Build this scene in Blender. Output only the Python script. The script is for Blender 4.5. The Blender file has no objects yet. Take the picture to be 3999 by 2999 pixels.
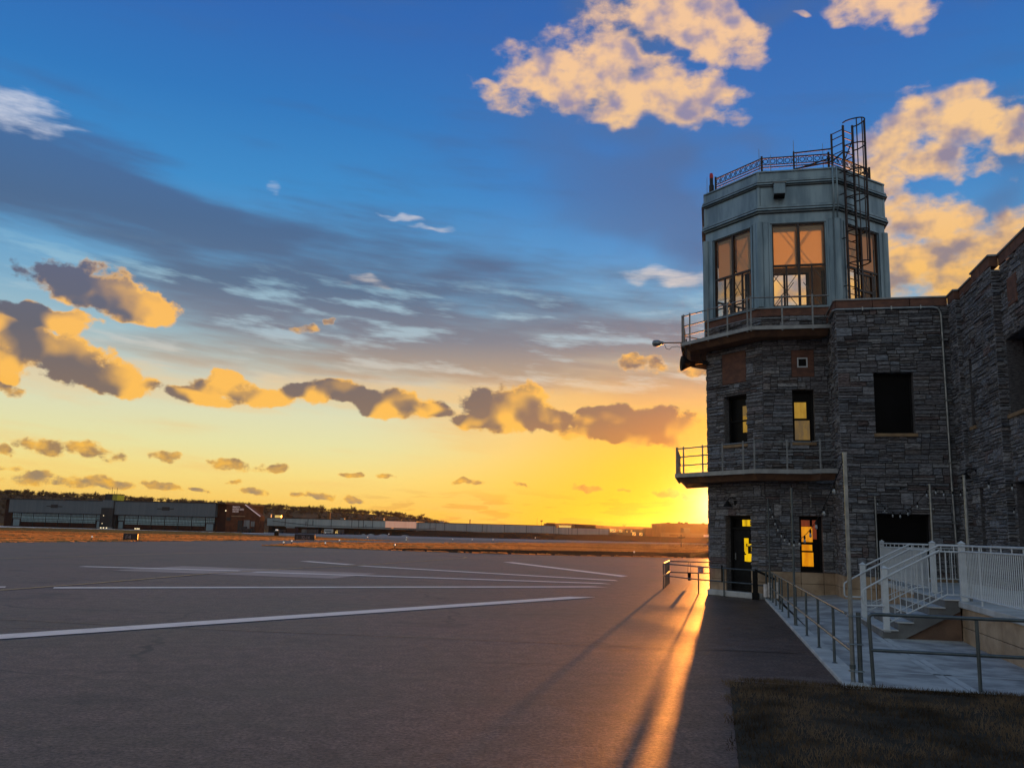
import bpy, math, random
import numpy as np
from mathutils import Vector, Matrix
from math import sin, cos, tan, radians, pi, atan2, hypot, sqrt
S = bpy.context.scene
COL = S.collection
random.seed(7)
NR = np.random.RandomState(11)

# ------------------------------------------------------------------ camera, light, exposure
cd = bpy.data.cameras.new('camera'); cam = bpy.data.objects.new('camera', cd); COL.objects.link(cam)
cd.sensor_fit = 'HORIZONTAL'; cd.sensor_width = 36.0; cd.lens = 30.92
cd.clip_start = 0.1; cd.clip_end = 8000
cam.matrix_world = Matrix.Translation((0, 0, 2.1)) @ Matrix.Rotation(radians(90 + 9.55), 4, 'X') @ Matrix.Rotation(radians(1.46), 4, 'Z')
S.camera = cam
S.render.resolution_x, S.render.resolution_y = 1024, 767
S.view_settings.view_transform = 'Standard'; S.view_settings.look = 'None'
S.view_settings.exposure = 0.0; S.view_settings.gamma = 1.0
S.render.engine = 'CYCLES'
S.cycles.use_denoising = True
S.cycles.max_bounces = 6; S.cycles.diffuse_bounces = 3; S.cycles.glossy_bounces = 3
S.cycles.transparent_max_bounces = 24; S.cycles.transmission_bounces = 4
S.cycles.caustics_reflective = False; S.cycles.caustics_refractive = False
S.cycles.sample_clamp_indirect = 4.0

SUN_AZ, SUN_EL = radians(13.7), radians(2.0)
sd = bpy.data.lights.new('sun', 'SUN'); sun = bpy.data.objects.new('sun', sd); COL.objects.link(sun)
sd.energy = 3.8; sd.angle = radians(0.5); sd.color = (1.0, 0.31, 0.045)
SUNV = Vector((sin(SUN_AZ) * cos(SUN_EL), cos(SUN_AZ) * cos(SUN_EL), sin(SUN_EL)))
sun.rotation_euler = SUNV.to_track_quat('Z', 'Y').to_euler()

# ------------------------------------------------------------------ node helpers
def srgb(*c):
    return tuple(((v / 255) / 12.92 if v / 255 <= 0.04045 else ((v / 255 + 0.055) / 1.055) ** 2.4) for v in c) + (1.0,)
class NT:
    """tiny expression layer over a node tree"""
    def __init__(s, tree, dim='3D'): s.t = tree; s.L = tree.links.new; s.dim = dim
    def n(s, kind, **kw):
        nd = s.t.nodes.new(kind)
        for k, v in kw.items(): setattr(nd, k, v)
        return nd
    def put(s, sock, v):
        if v is None: return
        if isinstance(v, bpy.types.NodeSocket): s.L(v, sock)
        else: sock.default_value = v
    def m(s, op, a, b=None, c=None, clamp=False):
        nd = s.n('ShaderNodeMath', operation=op, use_clamp=clamp)
        for i, v in enumerate((a, b, c)): s.put(nd.inputs[i], v)
        return nd.outputs[0]
    def v(s, op, a, b=None, c=None):
        nd = s.n('ShaderNodeVectorMath', operation=op); s.put(nd.inputs[0], a); s.put(nd.inputs[1], b); s.put(nd.inputs[2], c)
        return nd.outputs['Value'] if op in ('LENGTH', 'DOT_PRODUCT', 'DISTANCE') else nd.outputs[0]
    def xyz(s, x, y, z=0.0):
        nd = s.n('ShaderNodeCombineXYZ')
        for i, q in enumerate((x, y, z)): s.put(nd.inputs[i], q)
        return nd.outputs[0]
    def sep(s, vec):
        nd = s.n('ShaderNodeSeparateXYZ'); s.L(vec, nd.inputs[0]); return nd.outputs
    def ss(s, x, a, b):          # smoothstep a..b -> 0..1
        nd = s.n('ShaderNodeMapRange', interpolation_type='SMOOTHSTEP'); s.put(nd.inputs[0], x)
        if a <= b: vals = (a, b, 0.0, 1.0)
        else: vals = (b, a, 1.0, 0.0)
        for i, q in enumerate(vals): nd.inputs[i + 1].default_value = q
        return nd.outputs[0]
    def noise(s, vec, scale=1.0, detail=5.0, rough=0.55, dist=0.0, out=0, lac=2.0):
        nd = s.n('ShaderNodeTexNoise', noise_dimensions=s.dim); s.put(nd.inputs['Vector'], vec)
        nd.inputs['Scale'].default_value = scale; nd.inputs['Detail'].default_value = detail
        nd.inputs['Roughness'].default_value = rough; nd.inputs['Distortion'].default_value = dist
        nd.inputs['Lacunarity'].default_value = lac
        return nd.outputs[out]
    def ramp(s, x, stops, lo, hi):
        nd = s.n('ShaderNodeValToRGB'); e = nd.color_ramp.elements
        while len(e) < len(stops): e.new(0.5)
        for i, (p, c) in enumerate(stops):
            e[i].position = (p - lo) / (hi - lo); e[i].color = c
        s.L(s.m('DIVIDE', s.m('SUBTRACT', x, lo), hi - lo, clamp=True), nd.inputs[0])
        return nd.outputs[0]
    def mix(s, f, a, b, mode='MIX'):
        nd = s.n('ShaderNodeMix', data_type='RGBA', blend_type=mode)
        s.put(nd.inputs[0], f); s.put(nd.inputs[6], a); s.put(nd.inputs[7], b)
        return nd.outputs[2]
    def map(s, vec, loc=(0, 0, 0), rot=(0, 0, 0), sc=(1, 1, 1), typ='POINT'):
        nd = s.n('ShaderNodeMapping', vector_type=typ); s.L(vec, nd.inputs[0])
        nd.inputs[1].default_value = loc; nd.inputs[2].default_value = rot; nd.inputs[3].default_value = sc
        return nd.outputs[0]

# ------------------------------------------------------------------ sky (world nodes in azimuth / elevation degrees)
W = bpy.data.worlds.new('World'); S.world = W; W.use_nodes = True
W.cycles.sampling_method = 'MANUAL'; W.cycles.sample_map_resolution = 1024
W.node_tree.nodes.clear()
w = NT(W.node_tree, '2D')
DIR = w.n('ShaderNodeTexCoord').outputs['Generated']
dx, dy, dz = w.sep(DIR)
AZ = w.m('MULTIPLY', w.m('ARCTAN2', dx, dy), 180 / pi)
EL = w.m('MULTIPLY', w.m('ARCSINE', dz), 180 / pi)
P = w.xyz(AZ, EL)
base_far = w.ramp(EL, [(-2, srgb(236, 178, 84)), (1.0, srgb(250, 200, 92)), (3.2, srgb(247, 222, 134)), (5, srgb(232, 227, 168)),
    (7, srgb(222, 222, 184)), (9, srgb(202, 206, 190)), (11.5, srgb(160, 190, 200)), (14, srgb(124, 172, 203)), (17, srgb(92, 155, 203)),
    (21, srgb(62, 140, 202)), (26, srgb(48, 120, 190)), (31, srgb(48, 105, 180)), (38, srgb(44, 92, 165)), (90, srgb(42, 78, 140))], -2, 90)
base_near = w.ramp(EL, [(-2, srgb(255, 165, 10)), (1.5, srgb(255, 190, 18)), (4.5, srgb(255, 196, 52)), (7.0, srgb(255, 194, 82)),
    (9.5, srgb(226, 182, 124)), (12, srgb(176, 180, 172)), (14.5, srgb(120, 170, 202)), (18, srgb(82, 148, 205)),
    (22, srgb(60, 125, 195)), (27, srgb(56, 114, 186)), (32, srgb(48, 102, 178)), (40, srgb(44, 92, 165)), (90, srgb(42, 78, 140))], -2, 90)
daz = w.m('ABSOLUTE', w.m('SUBTRACT', AZ, 14.0))
near = w.ss(daz, 26.0, 4.0)
sky = w.mix(near, base_far, base_near)
# broad streaked stratus, drifting down to the right
band = w.map(P, rot=(0, 0, radians(4.5)))
bx, by, _z = w.sep(band)
sn = w.noise(w.xyz(w.m('MULTIPLY', bx, 0.055), w.m('MULTIPLY', by, 0.42)), 1.0, 4.0, 0.52)
sn2 = w.noise(w.xyz(w.m('MULTIPLY_ADD', bx, 0.12, 31.0), w.m('MULTIPLY', by, 0.75)), 1.0, 4.0, 0.55)
core = w.m('MULTIPLY', w.ss(w.m('ABSOLUTE', w.m('SUBTRACT', by, 16.2)), 3.6, 0.8), w.ss(AZ, 16.0, -12.0))
lowb = w.m('MULTIPLY', w.ss(w.m('ABSOLUTE', w.m('SUBTRACT', by, 11.6)), 4.0, 1.0), w.ss(AZ, -30.0, -18.0))
leftup = w.m('MULTIPLY', w.ss(w.m('ABSOLUTE', w.m('SUBTRACT', by, 18.6)), 3.2, 0.8), w.ss(AZ, -19.0, -27.0))
tot = w.m('ADD', w.m('ADD', w.m('MULTIPLY', core, 0.36), w.m('MULTIPLY', lowb, 0.32)), w.m('MULTIPLY', leftup, 0.30))
smask = w.ss(w.m('ADD', w.m('ADD', w.m('MULTIPLY', sn, 0.65), w.m('MULTIPLY', sn2, 0.35)), tot), 0.50, 0.86)
scol = w.ramp(EL, [(5, srgb(246, 196, 112)), (8.5, srgb(226, 172, 116)), (10.2, srgb(176, 152, 132)), (12.2, srgb(126, 124, 136)), (15, srgb(88, 106, 134)),
    (18.5, srgb(74, 100, 138)), (23, srgb(66, 106, 160)), (30, srgb(60, 104, 168))], 5, 30)
sky = w.mix(w.m('MULTIPLY', smask, 0.9), sky, scol)
# pale wisps between the streaks
wn = w.noise(w.xyz(w.m('MULTIPLY_ADD', bx, 0.16, 7.0), w.m('MULTIPLY', by, 0.95)), 1.0, 5.0, 0.6)
wm = w.m('MULTIPLY', w.ss(wn, 0.48, 0.74), w.m('MULTIPLY', w.ss(EL, 7.5, 10.0), w.ss(EL, 17.5, 14.0)))
wcol = w.ramp(EL, [(8, srgb(240, 206, 160)), (12, srgb(176, 196, 206)), (16, srgb(150, 194, 216))], 8, 16)
sky = w.mix(w.m('MULTIPLY', wm, 0.8), sky, wcol)
# blue-grey veils high on the right
hn = w.noise(w.xyz(w.m('MULTIPLY', AZ, 0.07), w.m('MULTIPLY_ADD', EL, 0.13, 3.0)), 1.0, 3.0, 0.5)
hm = w.m('MULTIPLY', w.ss(hn, 0.44, 0.66), w.m('MULTIPLY', w.ss(EL, 13.0, 18.0), w.ss(AZ, -8.0, 14.0)))
sky = w.mix(w.m('MULTIPLY', hm, 0.75), sky, srgb(80, 106, 150))

def field_group(name, blobs, nscale, namp, detail, rough, stretch=(1.0, 1.35), warp=(1.9, 1.2)):
    """cloud density over azimuth/elevation: soft lobes, warped and broken up by noise (floats only: keeps the shader stack small)"""
    g = bpy.data.node_groups.new(name, 'ShaderNodeTree')
    for k in ('A', 'E'): g.interface.new_socket(k, in_out='INPUT', socket_type='NodeSocketFloat')
    for k in ('D', 'S'): g.interface.new_socket(k, in_out='OUTPUT', socket_type='NodeSocketFloat')
    q = NT(g, '2D'); gi = q.n('NodeGroupInput'); go = q.n('NodeGroupOutput')
    a0, e0 = gi.outputs[0], gi.outputs[1]
    wa = q.noise(q.xyz(a0, e0), 0.35 if warp[0] > 1 else 0.9, 2.0, 0.5)
    wb = q.noise(q.xyz(e0, a0), 0.4 if warp[0] > 1 else 0.9, 2.0, 0.5)
    x = q.m('MULTIPLY_ADD', q.m('SUBTRACT', wa, 0.5), warp[0], a0)
    y = q.m('MULTIPLY_ADD', q.m('SUBTRACT', wb, 0.5), warp[1], e0)
    X = q.xyz(x, x, x); Y = q.xyz(y, y, y)
    def lobes(bl):            # three lobes per vector operation
        acc = None
        bl = bl + [bl[-1]] * (-len(bl) % 3)
        for i in range(0, len(bl), 3):
            t = bl[i:i + 3]; kk = [tan(radians(b[4])) for b in t]
            U = q.v('MULTIPLY_ADD', X, tuple(1 / b[2] for b in t), tuple(-b[0] / b[2] for b in t))
            V = q.v('MULTIPLY_ADD', Y, tuple(1 / b[3] for b in t), tuple(-(b[1] - k * b[0]) / b[3] for b, k in zip(t, kk)))
            if any(abs(k) > 0.01 for k in kk): V = q.v('MULTIPLY_ADD', X, tuple(-k / b[3] for b, k in zip(t, kk)), V)
            R = q.v('MULTIPLY_ADD', V, V, q.v('MULTIPLY', U, U))
            D = q.v('MULTIPLY_ADD', R, tuple(-0.72 * abs(b[5]) for b in t), tuple(0.9 * abs(b[5]) for b in t))
            acc = D if acc is None else q.v('MAXIMUM', acc, D)
        o = q.sep(acc)
        return o
    def smax(p, r):
        nd = q.n('ShaderNodeMath', operation='SMOOTH_MAX'); q.L(p, nd.inputs[0]); q.L(r, nd.inputs[1]); nd.inputs[2].default_value = 0.2
        return nd.outputs[0]
    o = lobes([b for b in blobs if b[5] > 0])
    acc = smax(smax(o[0], o[1]), o[2])
    ng = [b for b in blobs if b[5] < 0]
    if ng:
        o = lobes(ng)
        for k in range(min(3, len(ng))): acc = q.m('SUBTRACT', acc, q.m('MAXIMUM', o[k], 0.0))
    acc = q.m('MAXIMUM', acc, -1.2)
    nz = q.noise(q.xyz(q.m('MULTIPLY', a0, stretch[0]), q.m('MULTIPLY', e0, stretch[1])), nscale, detail, rough)
    q.L(q.m('MULTIPLY_ADD', q.m('SUBTRACT', nz, 0.5), namp, acc), go.inputs[0])
    q.L(q.m('MULTIPLY_ADD', q.m('SUBTRACT', q.m('ADD', wa, wb), 1.0), 0.9, acc), go.inputs[1])      # smooth body, for the shading
    return g
THICK = [(-25.84,13.49,3.79,1.36,-7.6,1.00), (-23.64,12.73,2.00,0.97,-10.4,1.00), (-28.56,11.50,3.00,0.69,-3.8,0.95), (-28.00,9.63,4.20,1.42,-15.8,1.00), (-24.80,8.56,2.64,1.15,-10.0,1.00), (-30.08,8.02,0.84,0.53,-5.4,0.90), (-31.07,10.83,1.38,0.77,7.9,1.00), (-31.09,8.87,2.09,1.03,-4.7,1.00), (-18.71,8.46,1.55,0.80,4.4,1.00), (-19.88,7.74,1.96,0.56,-4.1,1.00), (-16.03,8.07,2.39,0.72,-1.4,0.95), (-11.44,8.41,3.19,0.68,-1.1,1.00), (-7.71,8.00,3.16,0.95,-5.6,1.00), (-5.75,7.72,1.66,0.54,2.1,1.00), (-0.51,7.95,2.98,1.56,1.3,1.00), (2.00,7.53,1.87,0.91,-6.7,1.00), (-2.25,7.21,1.82,0.60,1.6,1.00), (5.78,7.35,2.69,0.71,-5.3,1.00), (9.66,7.03,3.44,1.18,-4.0,1.00), (7.14,6.53,4.13,0.65,-3.6,0.90), (11.56,6.53,1.74,1.00,0.0,1.00)]
SMALL = [(-28.16,4.14,1.34,0.45,-5.2,1.00), (-25.37,4.02,1.65,0.53,-5.2,1.00), (-21.56,3.97,0.84,0.36,-1.4,1.00), (-17.10,3.63,1.83,0.37,-3.8,1.00), (-14.59,3.57,0.73,0.26,0.0,1.00), (-10.13,3.33,0.76,0.20,-1.5,1.00), (-7.79,3.35,0.77,0.17,0.0,1.00), (-2.72,3.12,0.90,0.23,-1.9,1.00), (0.74,3.04,0.54,0.21,-8.6,1.00), (4.93,2.92,1.07,0.26,-2.7,1.00), (7.30,2.79,0.53,0.17,-3.2,1.00), (10.37,2.59,1.67,0.33,-2.1,1.00), (-28.21,2.32,1.56,0.42,0.4,1.00), (-26.06,2.26,1.52,0.40,-1.5,1.00), (-24.21,2.16,1.26,0.30,-1.8,1.00), (-21.40,2.17,1.10,0.27,-6.3,1.00), (-19.42,2.06,0.75,0.14,-2.3,1.00), (-16.16,2.07,0.77,0.20,-2.2,1.00), (-13.50,1.93,0.69,0.17,-1.7,1.00), (-11.79,1.93,0.87,0.26,-3.9,1.00), (-9.90,1.79,0.53,0.18,-8.7,1.00), (-17.30,2.56,0.49,0.17,1.2,1.00), (-29.64,2.81,0.83,0.23,-2.1,1.00), (-29.98,3.88,0.50,0.36,4.6,1.00), (8.56,10.99,1.68,0.60,-4.5,1.00), (11.89,10.52,0.88,0.42,-1.3,0.80), (-30.03,7.55,0.71,0.57,-16.4,1.00), (-13.74,12.45,1.05,0.29,4.4,0.90), (-12.01,13.05,0.35,0.18,3.3,0.80)]
THIN = [(5.73,29.63,6.13,2.31,7.3,1.00), (3.32,28.51,5.12,1.41,3.8,1.00), (9.88,27.88,4.97,1.78,-9.0,1.00), (7.19,26.90,1.96,1.15,-2.0,1.00), (12.11,30.97,4.34,1.45,-16.6,1.00), (14.29,31.22,2.47,1.11,-13.8,1.00), (8.93,32.37,4.14,1.03,-3.9,1.00), (-0.08,28.37,2.59,0.43,-2.7,0.90), (12.84,27.30,1.82,0.98,4.4,0.80), (9.73,30.50,2.22,0.68,-11.7,-1.10), (23.60,31.00,2.62,1.02,-10.3,1.00), (25.64,30.46,1.75,0.91,-10.9,1.00), (18.99,31.28,0.66,0.20,-7.9,0.80), (22.05,31.13,1.42,0.73,-9.3,0.90), (26.59,24.16,3.49,1.76,0.2,1.00), (24.42,23.19,2.37,1.36,-8.2,1.00), (28.92,24.48,2.22,1.40,-10.9,1.00), (25.83,22.29,3.86,1.14,-14.7,1.00), (31.25,22.79,1.42,1.24,-11.0,1.00), (31.44,23.75,0.95,0.98,-11.5,0.80), (23.00,21.74,1.89,1.61,-7.3,0.90), (27.14,18.02,3.02,1.98,-23.8,1.00), (25.77,16.17,3.47,1.78,-6.3,1.00), (29.13,16.19,2.82,1.99,-7.1,1.00), (31.10,17.24,1.62,1.69,-8.5,1.00), (24.47,18.88,1.82,1.89,-6.9,0.90), (23.93,15.66,1.81,1.37,-5.1,1.00), (27.10,15.09,2.92,1.07,-6.1,0.90), (29.39,20.32,1.23,0.56,-19.0,-0.50), (18.96,17.60,3.58,2.68,-4.8,1.00), (16.04,15.07,2.56,2.02,-2.9,1.00), (20.53,14.81,3.23,1.68,-4.1,1.00), (22.29,18.01,2.14,2.48,-5.6,0.90)]
WISP = [(-30.74,22.41,2.44,1.06,2.6,1.00), (-31.97,22.61,1.87,1.26,-7.4,1.00), (-29.00,22.30,1.50,0.46,1.9,0.70), (10.59,16.49,3.00,0.59,-3.8,1.00), (-7.69,19.92,1.55,0.20,-2.2,0.70), (-5.79,19.31,1.56,0.21,-2.6,0.70), (-16.26,20.97,0.41,0.33,7.0,0.50), (-9.92,15.67,1.52,0.35,-5.7,0.60)]
def inst(g, a, e):
    nd = w.n('ShaderNodeGroup'); nd.node_tree = g; w.L(a, nd.inputs[0]); w.L(e, nd.inputs[1]); return nd.outputs[0], nd.outputs[1]
# unit step towards the sun's side of the sky
sx = w.m('SUBTRACT', 16.0, AZ); sy = w.m('SUBTRACT', 5.0, EL)
sl = w.m('SQRT', w.m('MULTIPLY_ADD', sx, sx, w.m('MULTIPLY_ADD', sy, sy, 0.5)))
sx = w.m('DIVIDE', sx, sl); sy = w.m('DIVIDE', sy, sl)
# soft high wisps
dW = inst(field_group('cloud_wisps', WISP, 0.55, 2.6, 5.0, 0.6, (0.35, 1.9)), AZ, EL)[0]
sky = w.mix(w.m('MULTIPLY', w.ss(dW, 0.0, 1.3), 0.9), sky, w.ramp(EL, [(8, srgb(250, 214, 160)), (14, srgb(228, 208, 190)), (22, srgb(206, 212, 228))], 8, 22))
# thin glowing cumulus, high
gB = field_group('cloud_thin', THIN, 0.42, 2.7, 6.0, 0.55, (0.85, 1.5))
dB, sB = inst(gB, AZ, EL)
mB = w.ss(dB, -0.22, 0.80)
bn = w.noise(w.xyz(AZ, w.m('MULTIPLY', EL, 1.3)), 0.42, 3.5, 0.5)
litB = w.ss(w.m('ADD', w.m('MULTIPLY_ADD', bn, 2.8, -0.86), w.m('MULTIPLY', w.ss(dB, 1.0, 0.1), 0.35)), -0.05, 0.95)
colB_lit = w.ramp(EL, [(6, srgb(255, 180, 50)), (10, srgb(250, 182, 66)), (14.5, srgb(250, 190, 88)), (19, srgb(250, 198, 130)), (24, srgb(252, 204, 142)), (31, srgb(250, 202, 156))], 6, 31)
colB_shd = w.ramp(EL, [(8, srgb(190, 140, 90)), (13, srgb(150, 130, 118)), (20, srgb(146, 132, 146)), (28, srgb(150, 142, 172))], 8, 28)
sky = w.mix(w.m('MULTIPLY', mB, 0.96), sky, w.mix(litB, colB_shd, colB_lit))
# soft cream and peach glow under the cloud row
gl = w.m('MULTIPLY', w.m('MULTIPLY', w.ss(w.m('ABSOLUTE', w.m('SUBTRACT', w.m('MULTIPLY_ADD', w.m('SUBTRACT', sn2, 0.5), 3.0, EL), 8.3)), 1.4, 0.2), w.ss(AZ, 10.0, 2.0)), 0.45)
sky = w.mix(gl, sky, w.mix(w.ss(AZ, -26.0, -4.0), srgb(240, 206, 152), srgb(252, 196, 108)))
# thick cumulus: dark bodies, burning rims towards the sun
for nm, blobs, sc_, amp, off, lo, hi, wp in (('cloud_small', SMALL, 0.75, 2.9, 0.0, -0.05, 0.75, (0.9, 0.5)), ('cloud_thick', THICK, 0.60, 1.75, 1.5, -0.02, 0.34, (1.9, 1.2))):
    g = field_group(nm, blobs, sc_, amp, 6.0, 0.58, (1.0, 1.35), wp)
    dA, sA = inst(g, AZ, EL)
    mA = w.ss(dA, lo, hi)
    edge = w.m('MULTIPLY', w.ss(dA, 0.55, 0.05), 0.55)
    if off:
        _d, sA2 = inst(g, w.m('MULTIPLY_ADD', sx, off, AZ), w.m('MULTIPLY_ADD', sy, off, EL))
        rowl = w.m('MULTIPLY', w.m('MULTIPLY', w.ss(AZ, -23.0, -20.0), w.ss(AZ, -13.0, -16.5)), 0.55)
        lit = w.m('ADD', w.m('ADD', w.m('MULTIPLY_ADD', w.m('SUBTRACT', sA, sA2), 1.15, w.m('MULTIPLY', w.m('SUBTRACT', dA, sA), 0.16)), edge), rowl)
    else:
        na = w.noise(w.xyz(AZ, w.m('MULTIPLY', EL, 1.6)), 0.9, 4.0, 0.5)
        lit = w.m('ADD', w.m('MULTIPLY_ADD', na, 1.5, -0.48), edge)
    lit = w.ss(lit, -0.12, 0.80)
    cl = w.ramp(EL, [(0, srgb(255, 186, 40)), (4, srgb(250, 188, 76)), (8, srgb(255, 190, 84)), (13, srgb(255, 190, 92)), (16, srgb(252, 196, 112))], 0, 16)
    cs_far = w.ramp(EL, [(1.5, srgb(150, 134, 112)), (4, srgb(150, 120, 92)), (8, srgb(122, 104, 98)), (11, srgb(100, 97, 108)), (15, srgb(96, 100, 124))], 1.5, 15)
    cs_near = w.ramp(EL, [(1, srgb(232, 150, 40)), (5, srgb(190, 122, 58)), (8, srgb(140, 108, 92)), (11, srgb(120, 104, 104))], 1, 11)
    cs = w.mix(w.ss(daz, 20.0, 2.0), cs_far, cs_near)
    sky = w.mix(w.m('MULTIPLY', mA, 0.97), sky, w.mix(lit, cs, cl))
# low orange cloud ripples over the horizon
rn = w.noise(w.xyz(w.m('MULTIPLY', AZ, 0.33), w.m('MULTIPLY', EL, 2.3)), 1.0, 4.0, 0.55)
rm = w.m('MULTIPLY', w.ss(rn, 0.50, 0.62), w.m('MULTIPLY', w.ss(EL, 3.0, 1.6), w.ss(AZ, -14.0, -4.0)))
sky = w.mix(w.m('MULTIPLY', rm, 0.55), sky, w.mix(near, srgb(214, 160, 84), srgb(246, 160, 36)))
# glow round the sun
cs_ = w.v('DOT_PRODUCT', DIR, tuple(SUNV))
ang = w.m('MULTIPLY', w.m('ARCCOSINE', w.m('MINIMUM', cs_, 1.0)), 180 / pi)
g1 = w.m('EXPONENT', w.m('MULTIPLY', w.m('POWER', ang, 1.25), -0.80))
g2 = w.m('EXPONENT', w.m('MULTIPLY', ang, -0.22))
def scaled(fac, col):
    return w.mix(fac, (0, 0, 0, 1), col + (1.0,))
upf = w.ss(EL, -1.0, 0.2)
sky = w.mix(1.0, sky, scaled(w.m('MULTIPLY', g1, upf), (3.2, 2.6, 1.4)), 'ADD')
sky = w.mix(1.0, sky, scaled(w.m('MULTIPLY', g2, upf), (0.10, 0.02, 0.0)), 'ADD')
# the eastern half of the sky, behind the viewer: soft evening blue
east = w.ramp(EL, [(-5, srgb(132, 128, 124)), (4, srgb(190, 176, 166)), (14, srgb(186, 184, 182)), (35, srgb(148, 170, 184)), (90, srgb(88, 118, 152))], -5, 90)
back = w.ss(w.m('ABSOLUTE', AZ), 55.0, 105.0)
sky = w.mix(back, sky, east)
nsk = w.n('ShaderNodeTexSky', sky_type='NISHITA'); nsk.sun_disc = False
nsk.sun_elevation = SUN_EL; nsk.sun_rotation = SUN_AZ
bgA = w.n('ShaderNodeBackground'); w.L(sky, bgA.inputs[0]); bgA.inputs[1].default_value = 0.97
bgB = w.n('ShaderNodeBackground'); w.L(w.mix(0.88, nsk.outputs[0], (0, 0, 0, 1)), bgB.inputs[0]); bgB.inputs[1].default_value = 0.05
add = w.n('ShaderNodeAddShader'); w.L(bgA.outputs[0], add.inputs[0]); w.L(bgB.outputs[0], add.inputs[1])
wo = w.n('ShaderNodeOutputWorld'); w.L(add.outputs[0], wo.inputs[0])

# ------------------------------------------------------------------ object helpers
OBX, OBY, ROT = 9.10, 31.43, radians(-13.0)         # the terminal's own axes: u along its front, v into the building
ME1 = Vector((cos(ROT), sin(ROT), 0)); ME2 = Vector((-sin(ROT), cos(ROT), 0))
def B2W(u, v, z=0.0): return Vector((OBX, OBY, 0)) + ME1 * u + ME2 * v + Vector((0, 0, z))
class MB:
    """collects geometry for ONE mesh"""
    def __init__(s): s.v = []; s.f = []; s.c = []; s.sm = set(); s.col = None; s.mi = []; s.m = 0
    def add(s, vs, fs, smooth=False):
        b = len(s.v); s.v += [tuple(p) for p in vs]
        if s.col is not None or s.c:
            s.c += [s.col or (1, 1, 1)] * len(vs)
        for f in fs:
            if smooth: s.sm.add(len(s.f))
            s.f.append(tuple(b + i for i in f)); s.mi.append(s.m)
        return s
    def quad(s, a, b, c, d): return s.add((a, b, c, d), ((0, 1, 2, 3),))
    def box(s, x0, x1, y0, y1, z0, z1, bev=0.0):
        return s.obox(((x0 + x1) / 2, (y0 + y1) / 2, (z0 + z1) / 2), (1, 0, 0), (0, 1, 0), abs(x1 - x0), abs(y1 - y0), abs(z1 - z0), bev)
    def obox(s, c, ex, ey, lx, ly, lz, bev=0.0, ez=None):
        c = Vector(c); ex = Vector(ex).normalized(); ey = Vector(ey).normalized(); ez = Vector(ez).normalized() if ez else ex.cross(ey)
        if bev <= 0:
            vs = [c + ex * (lx / 2 * i) + ey * (ly / 2 * j) + ez * (lz / 2 * k) for k in (-1, 1) for j in (-1, 1) for i in (-1, 1)]
            return s.add(vs, ((0, 2, 3, 1), (4, 5, 7, 6), (0, 1, 5, 4), (2, 6, 7, 3), (0, 4, 6, 2), (1, 3, 7, 5)))
        b = min(bev, lx / 3, ly / 3, lz / 3)
        pts = [(-lx / 2 + b, -ly / 2), (lx / 2 - b, -ly / 2), (lx / 2, -ly / 2 + b), (lx / 2, ly / 2 - b), (lx / 2 - b, ly / 2), (-lx / 2 + b, ly / 2), (-lx / 2, ly / 2 - b), (-lx / 2, -ly / 2 + b)]
        fx, fy = (lx - 2 * b) / lx, (ly - 2 * b) / ly
        vs = []
        for z, q in ((-lz / 2, 1), (-lz / 2 + b, 0), (lz / 2 - b, 0), (lz / 2, 1)):
            for x, y in pts: vs.append(c + ex * (x * (fx if q else 1)) + ey * (y * (fy if q else 1)) + ez * z)
        fs = [tuple(range(7, -1, -1)), tuple(range(24, 32))]
        for r in range(3):
            for i in range(8): fs.append((r * 8 + i, r * 8 + (i + 1) % 8, r * 8 + 8 + (i + 1) % 8, r * 8 + 8 + i))
        return s.add(vs, fs)
    def prism(s, poly, z0, z1, inset=None):
        n = len(poly); low = inset or poly
        vs = [(p[0], p[1], z0) for p in low] + [(p[0], p[1], z1) for p in poly]
        fs = [tuple(range(n - 1, -1, -1)), tuple(range(n, 2 * n))] + [(i, (i + 1) % n, n + (i + 1) % n, n + i) for i in range(n)]
        return s.add(vs, fs)
    def tube(s, pts, r, n=8, r1=None, cap=True):
        pts = [Vector(p) for p in pts]; k = len(pts); vs = []; up = None
        for i, p in enumerate(pts):
            t = (pts[min(i + 1, k - 1)] - pts[max(i - 1, 0)]).normalized()
            if up is None: up = Vector((0, 0, 1)) if abs(t.z) < 0.9 else Vector((1, 0, 0))
            a = t.cross(up).normalized(); b = a.cross(t).normalized(); up = b
            rr = r if r1 is None else r + (r1 - r) * i / (k - 1)
            for j in range(n): vs.append(p + a * (rr * cos(2 * pi * j / n)) + b * (rr * sin(2 * pi * j / n)))
        fs = []
        for i in range(k - 1):
            for j in range(n): fs.append((i * n + j, i * n + (j + 1) % n, (i + 1) * n + (j + 1) % n, (i + 1) * n + j))
        s.add(vs, fs, n > 5)
        if cap: s.add(vs[:n] , (tuple(range(n)),)); s.add(vs[-n:], (tuple(range(n - 1, -1, -1)),))
        return s
    def lathe(s, c, prof, n=12, ax=(0, 0, 1)):
        ax = Vector(ax).normalized(); a = ax.orthogonal().normalized(); b = ax.cross(a); c = Vector(c); vs = []
        for r, h in prof:
            for j in range(n): vs.append(c + ax * h + a * (r * cos(2 * pi * j / n)) + b * (r * sin(2 * pi * j / n)))
        fs = [(i * n + j, i * n + (j + 1) % n, (i + 1) * n + (j + 1) % n, (i + 1) * n + j) for i in range(len(prof) - 1) for j in range(n)]
        return s.add(vs, fs, True)
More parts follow.
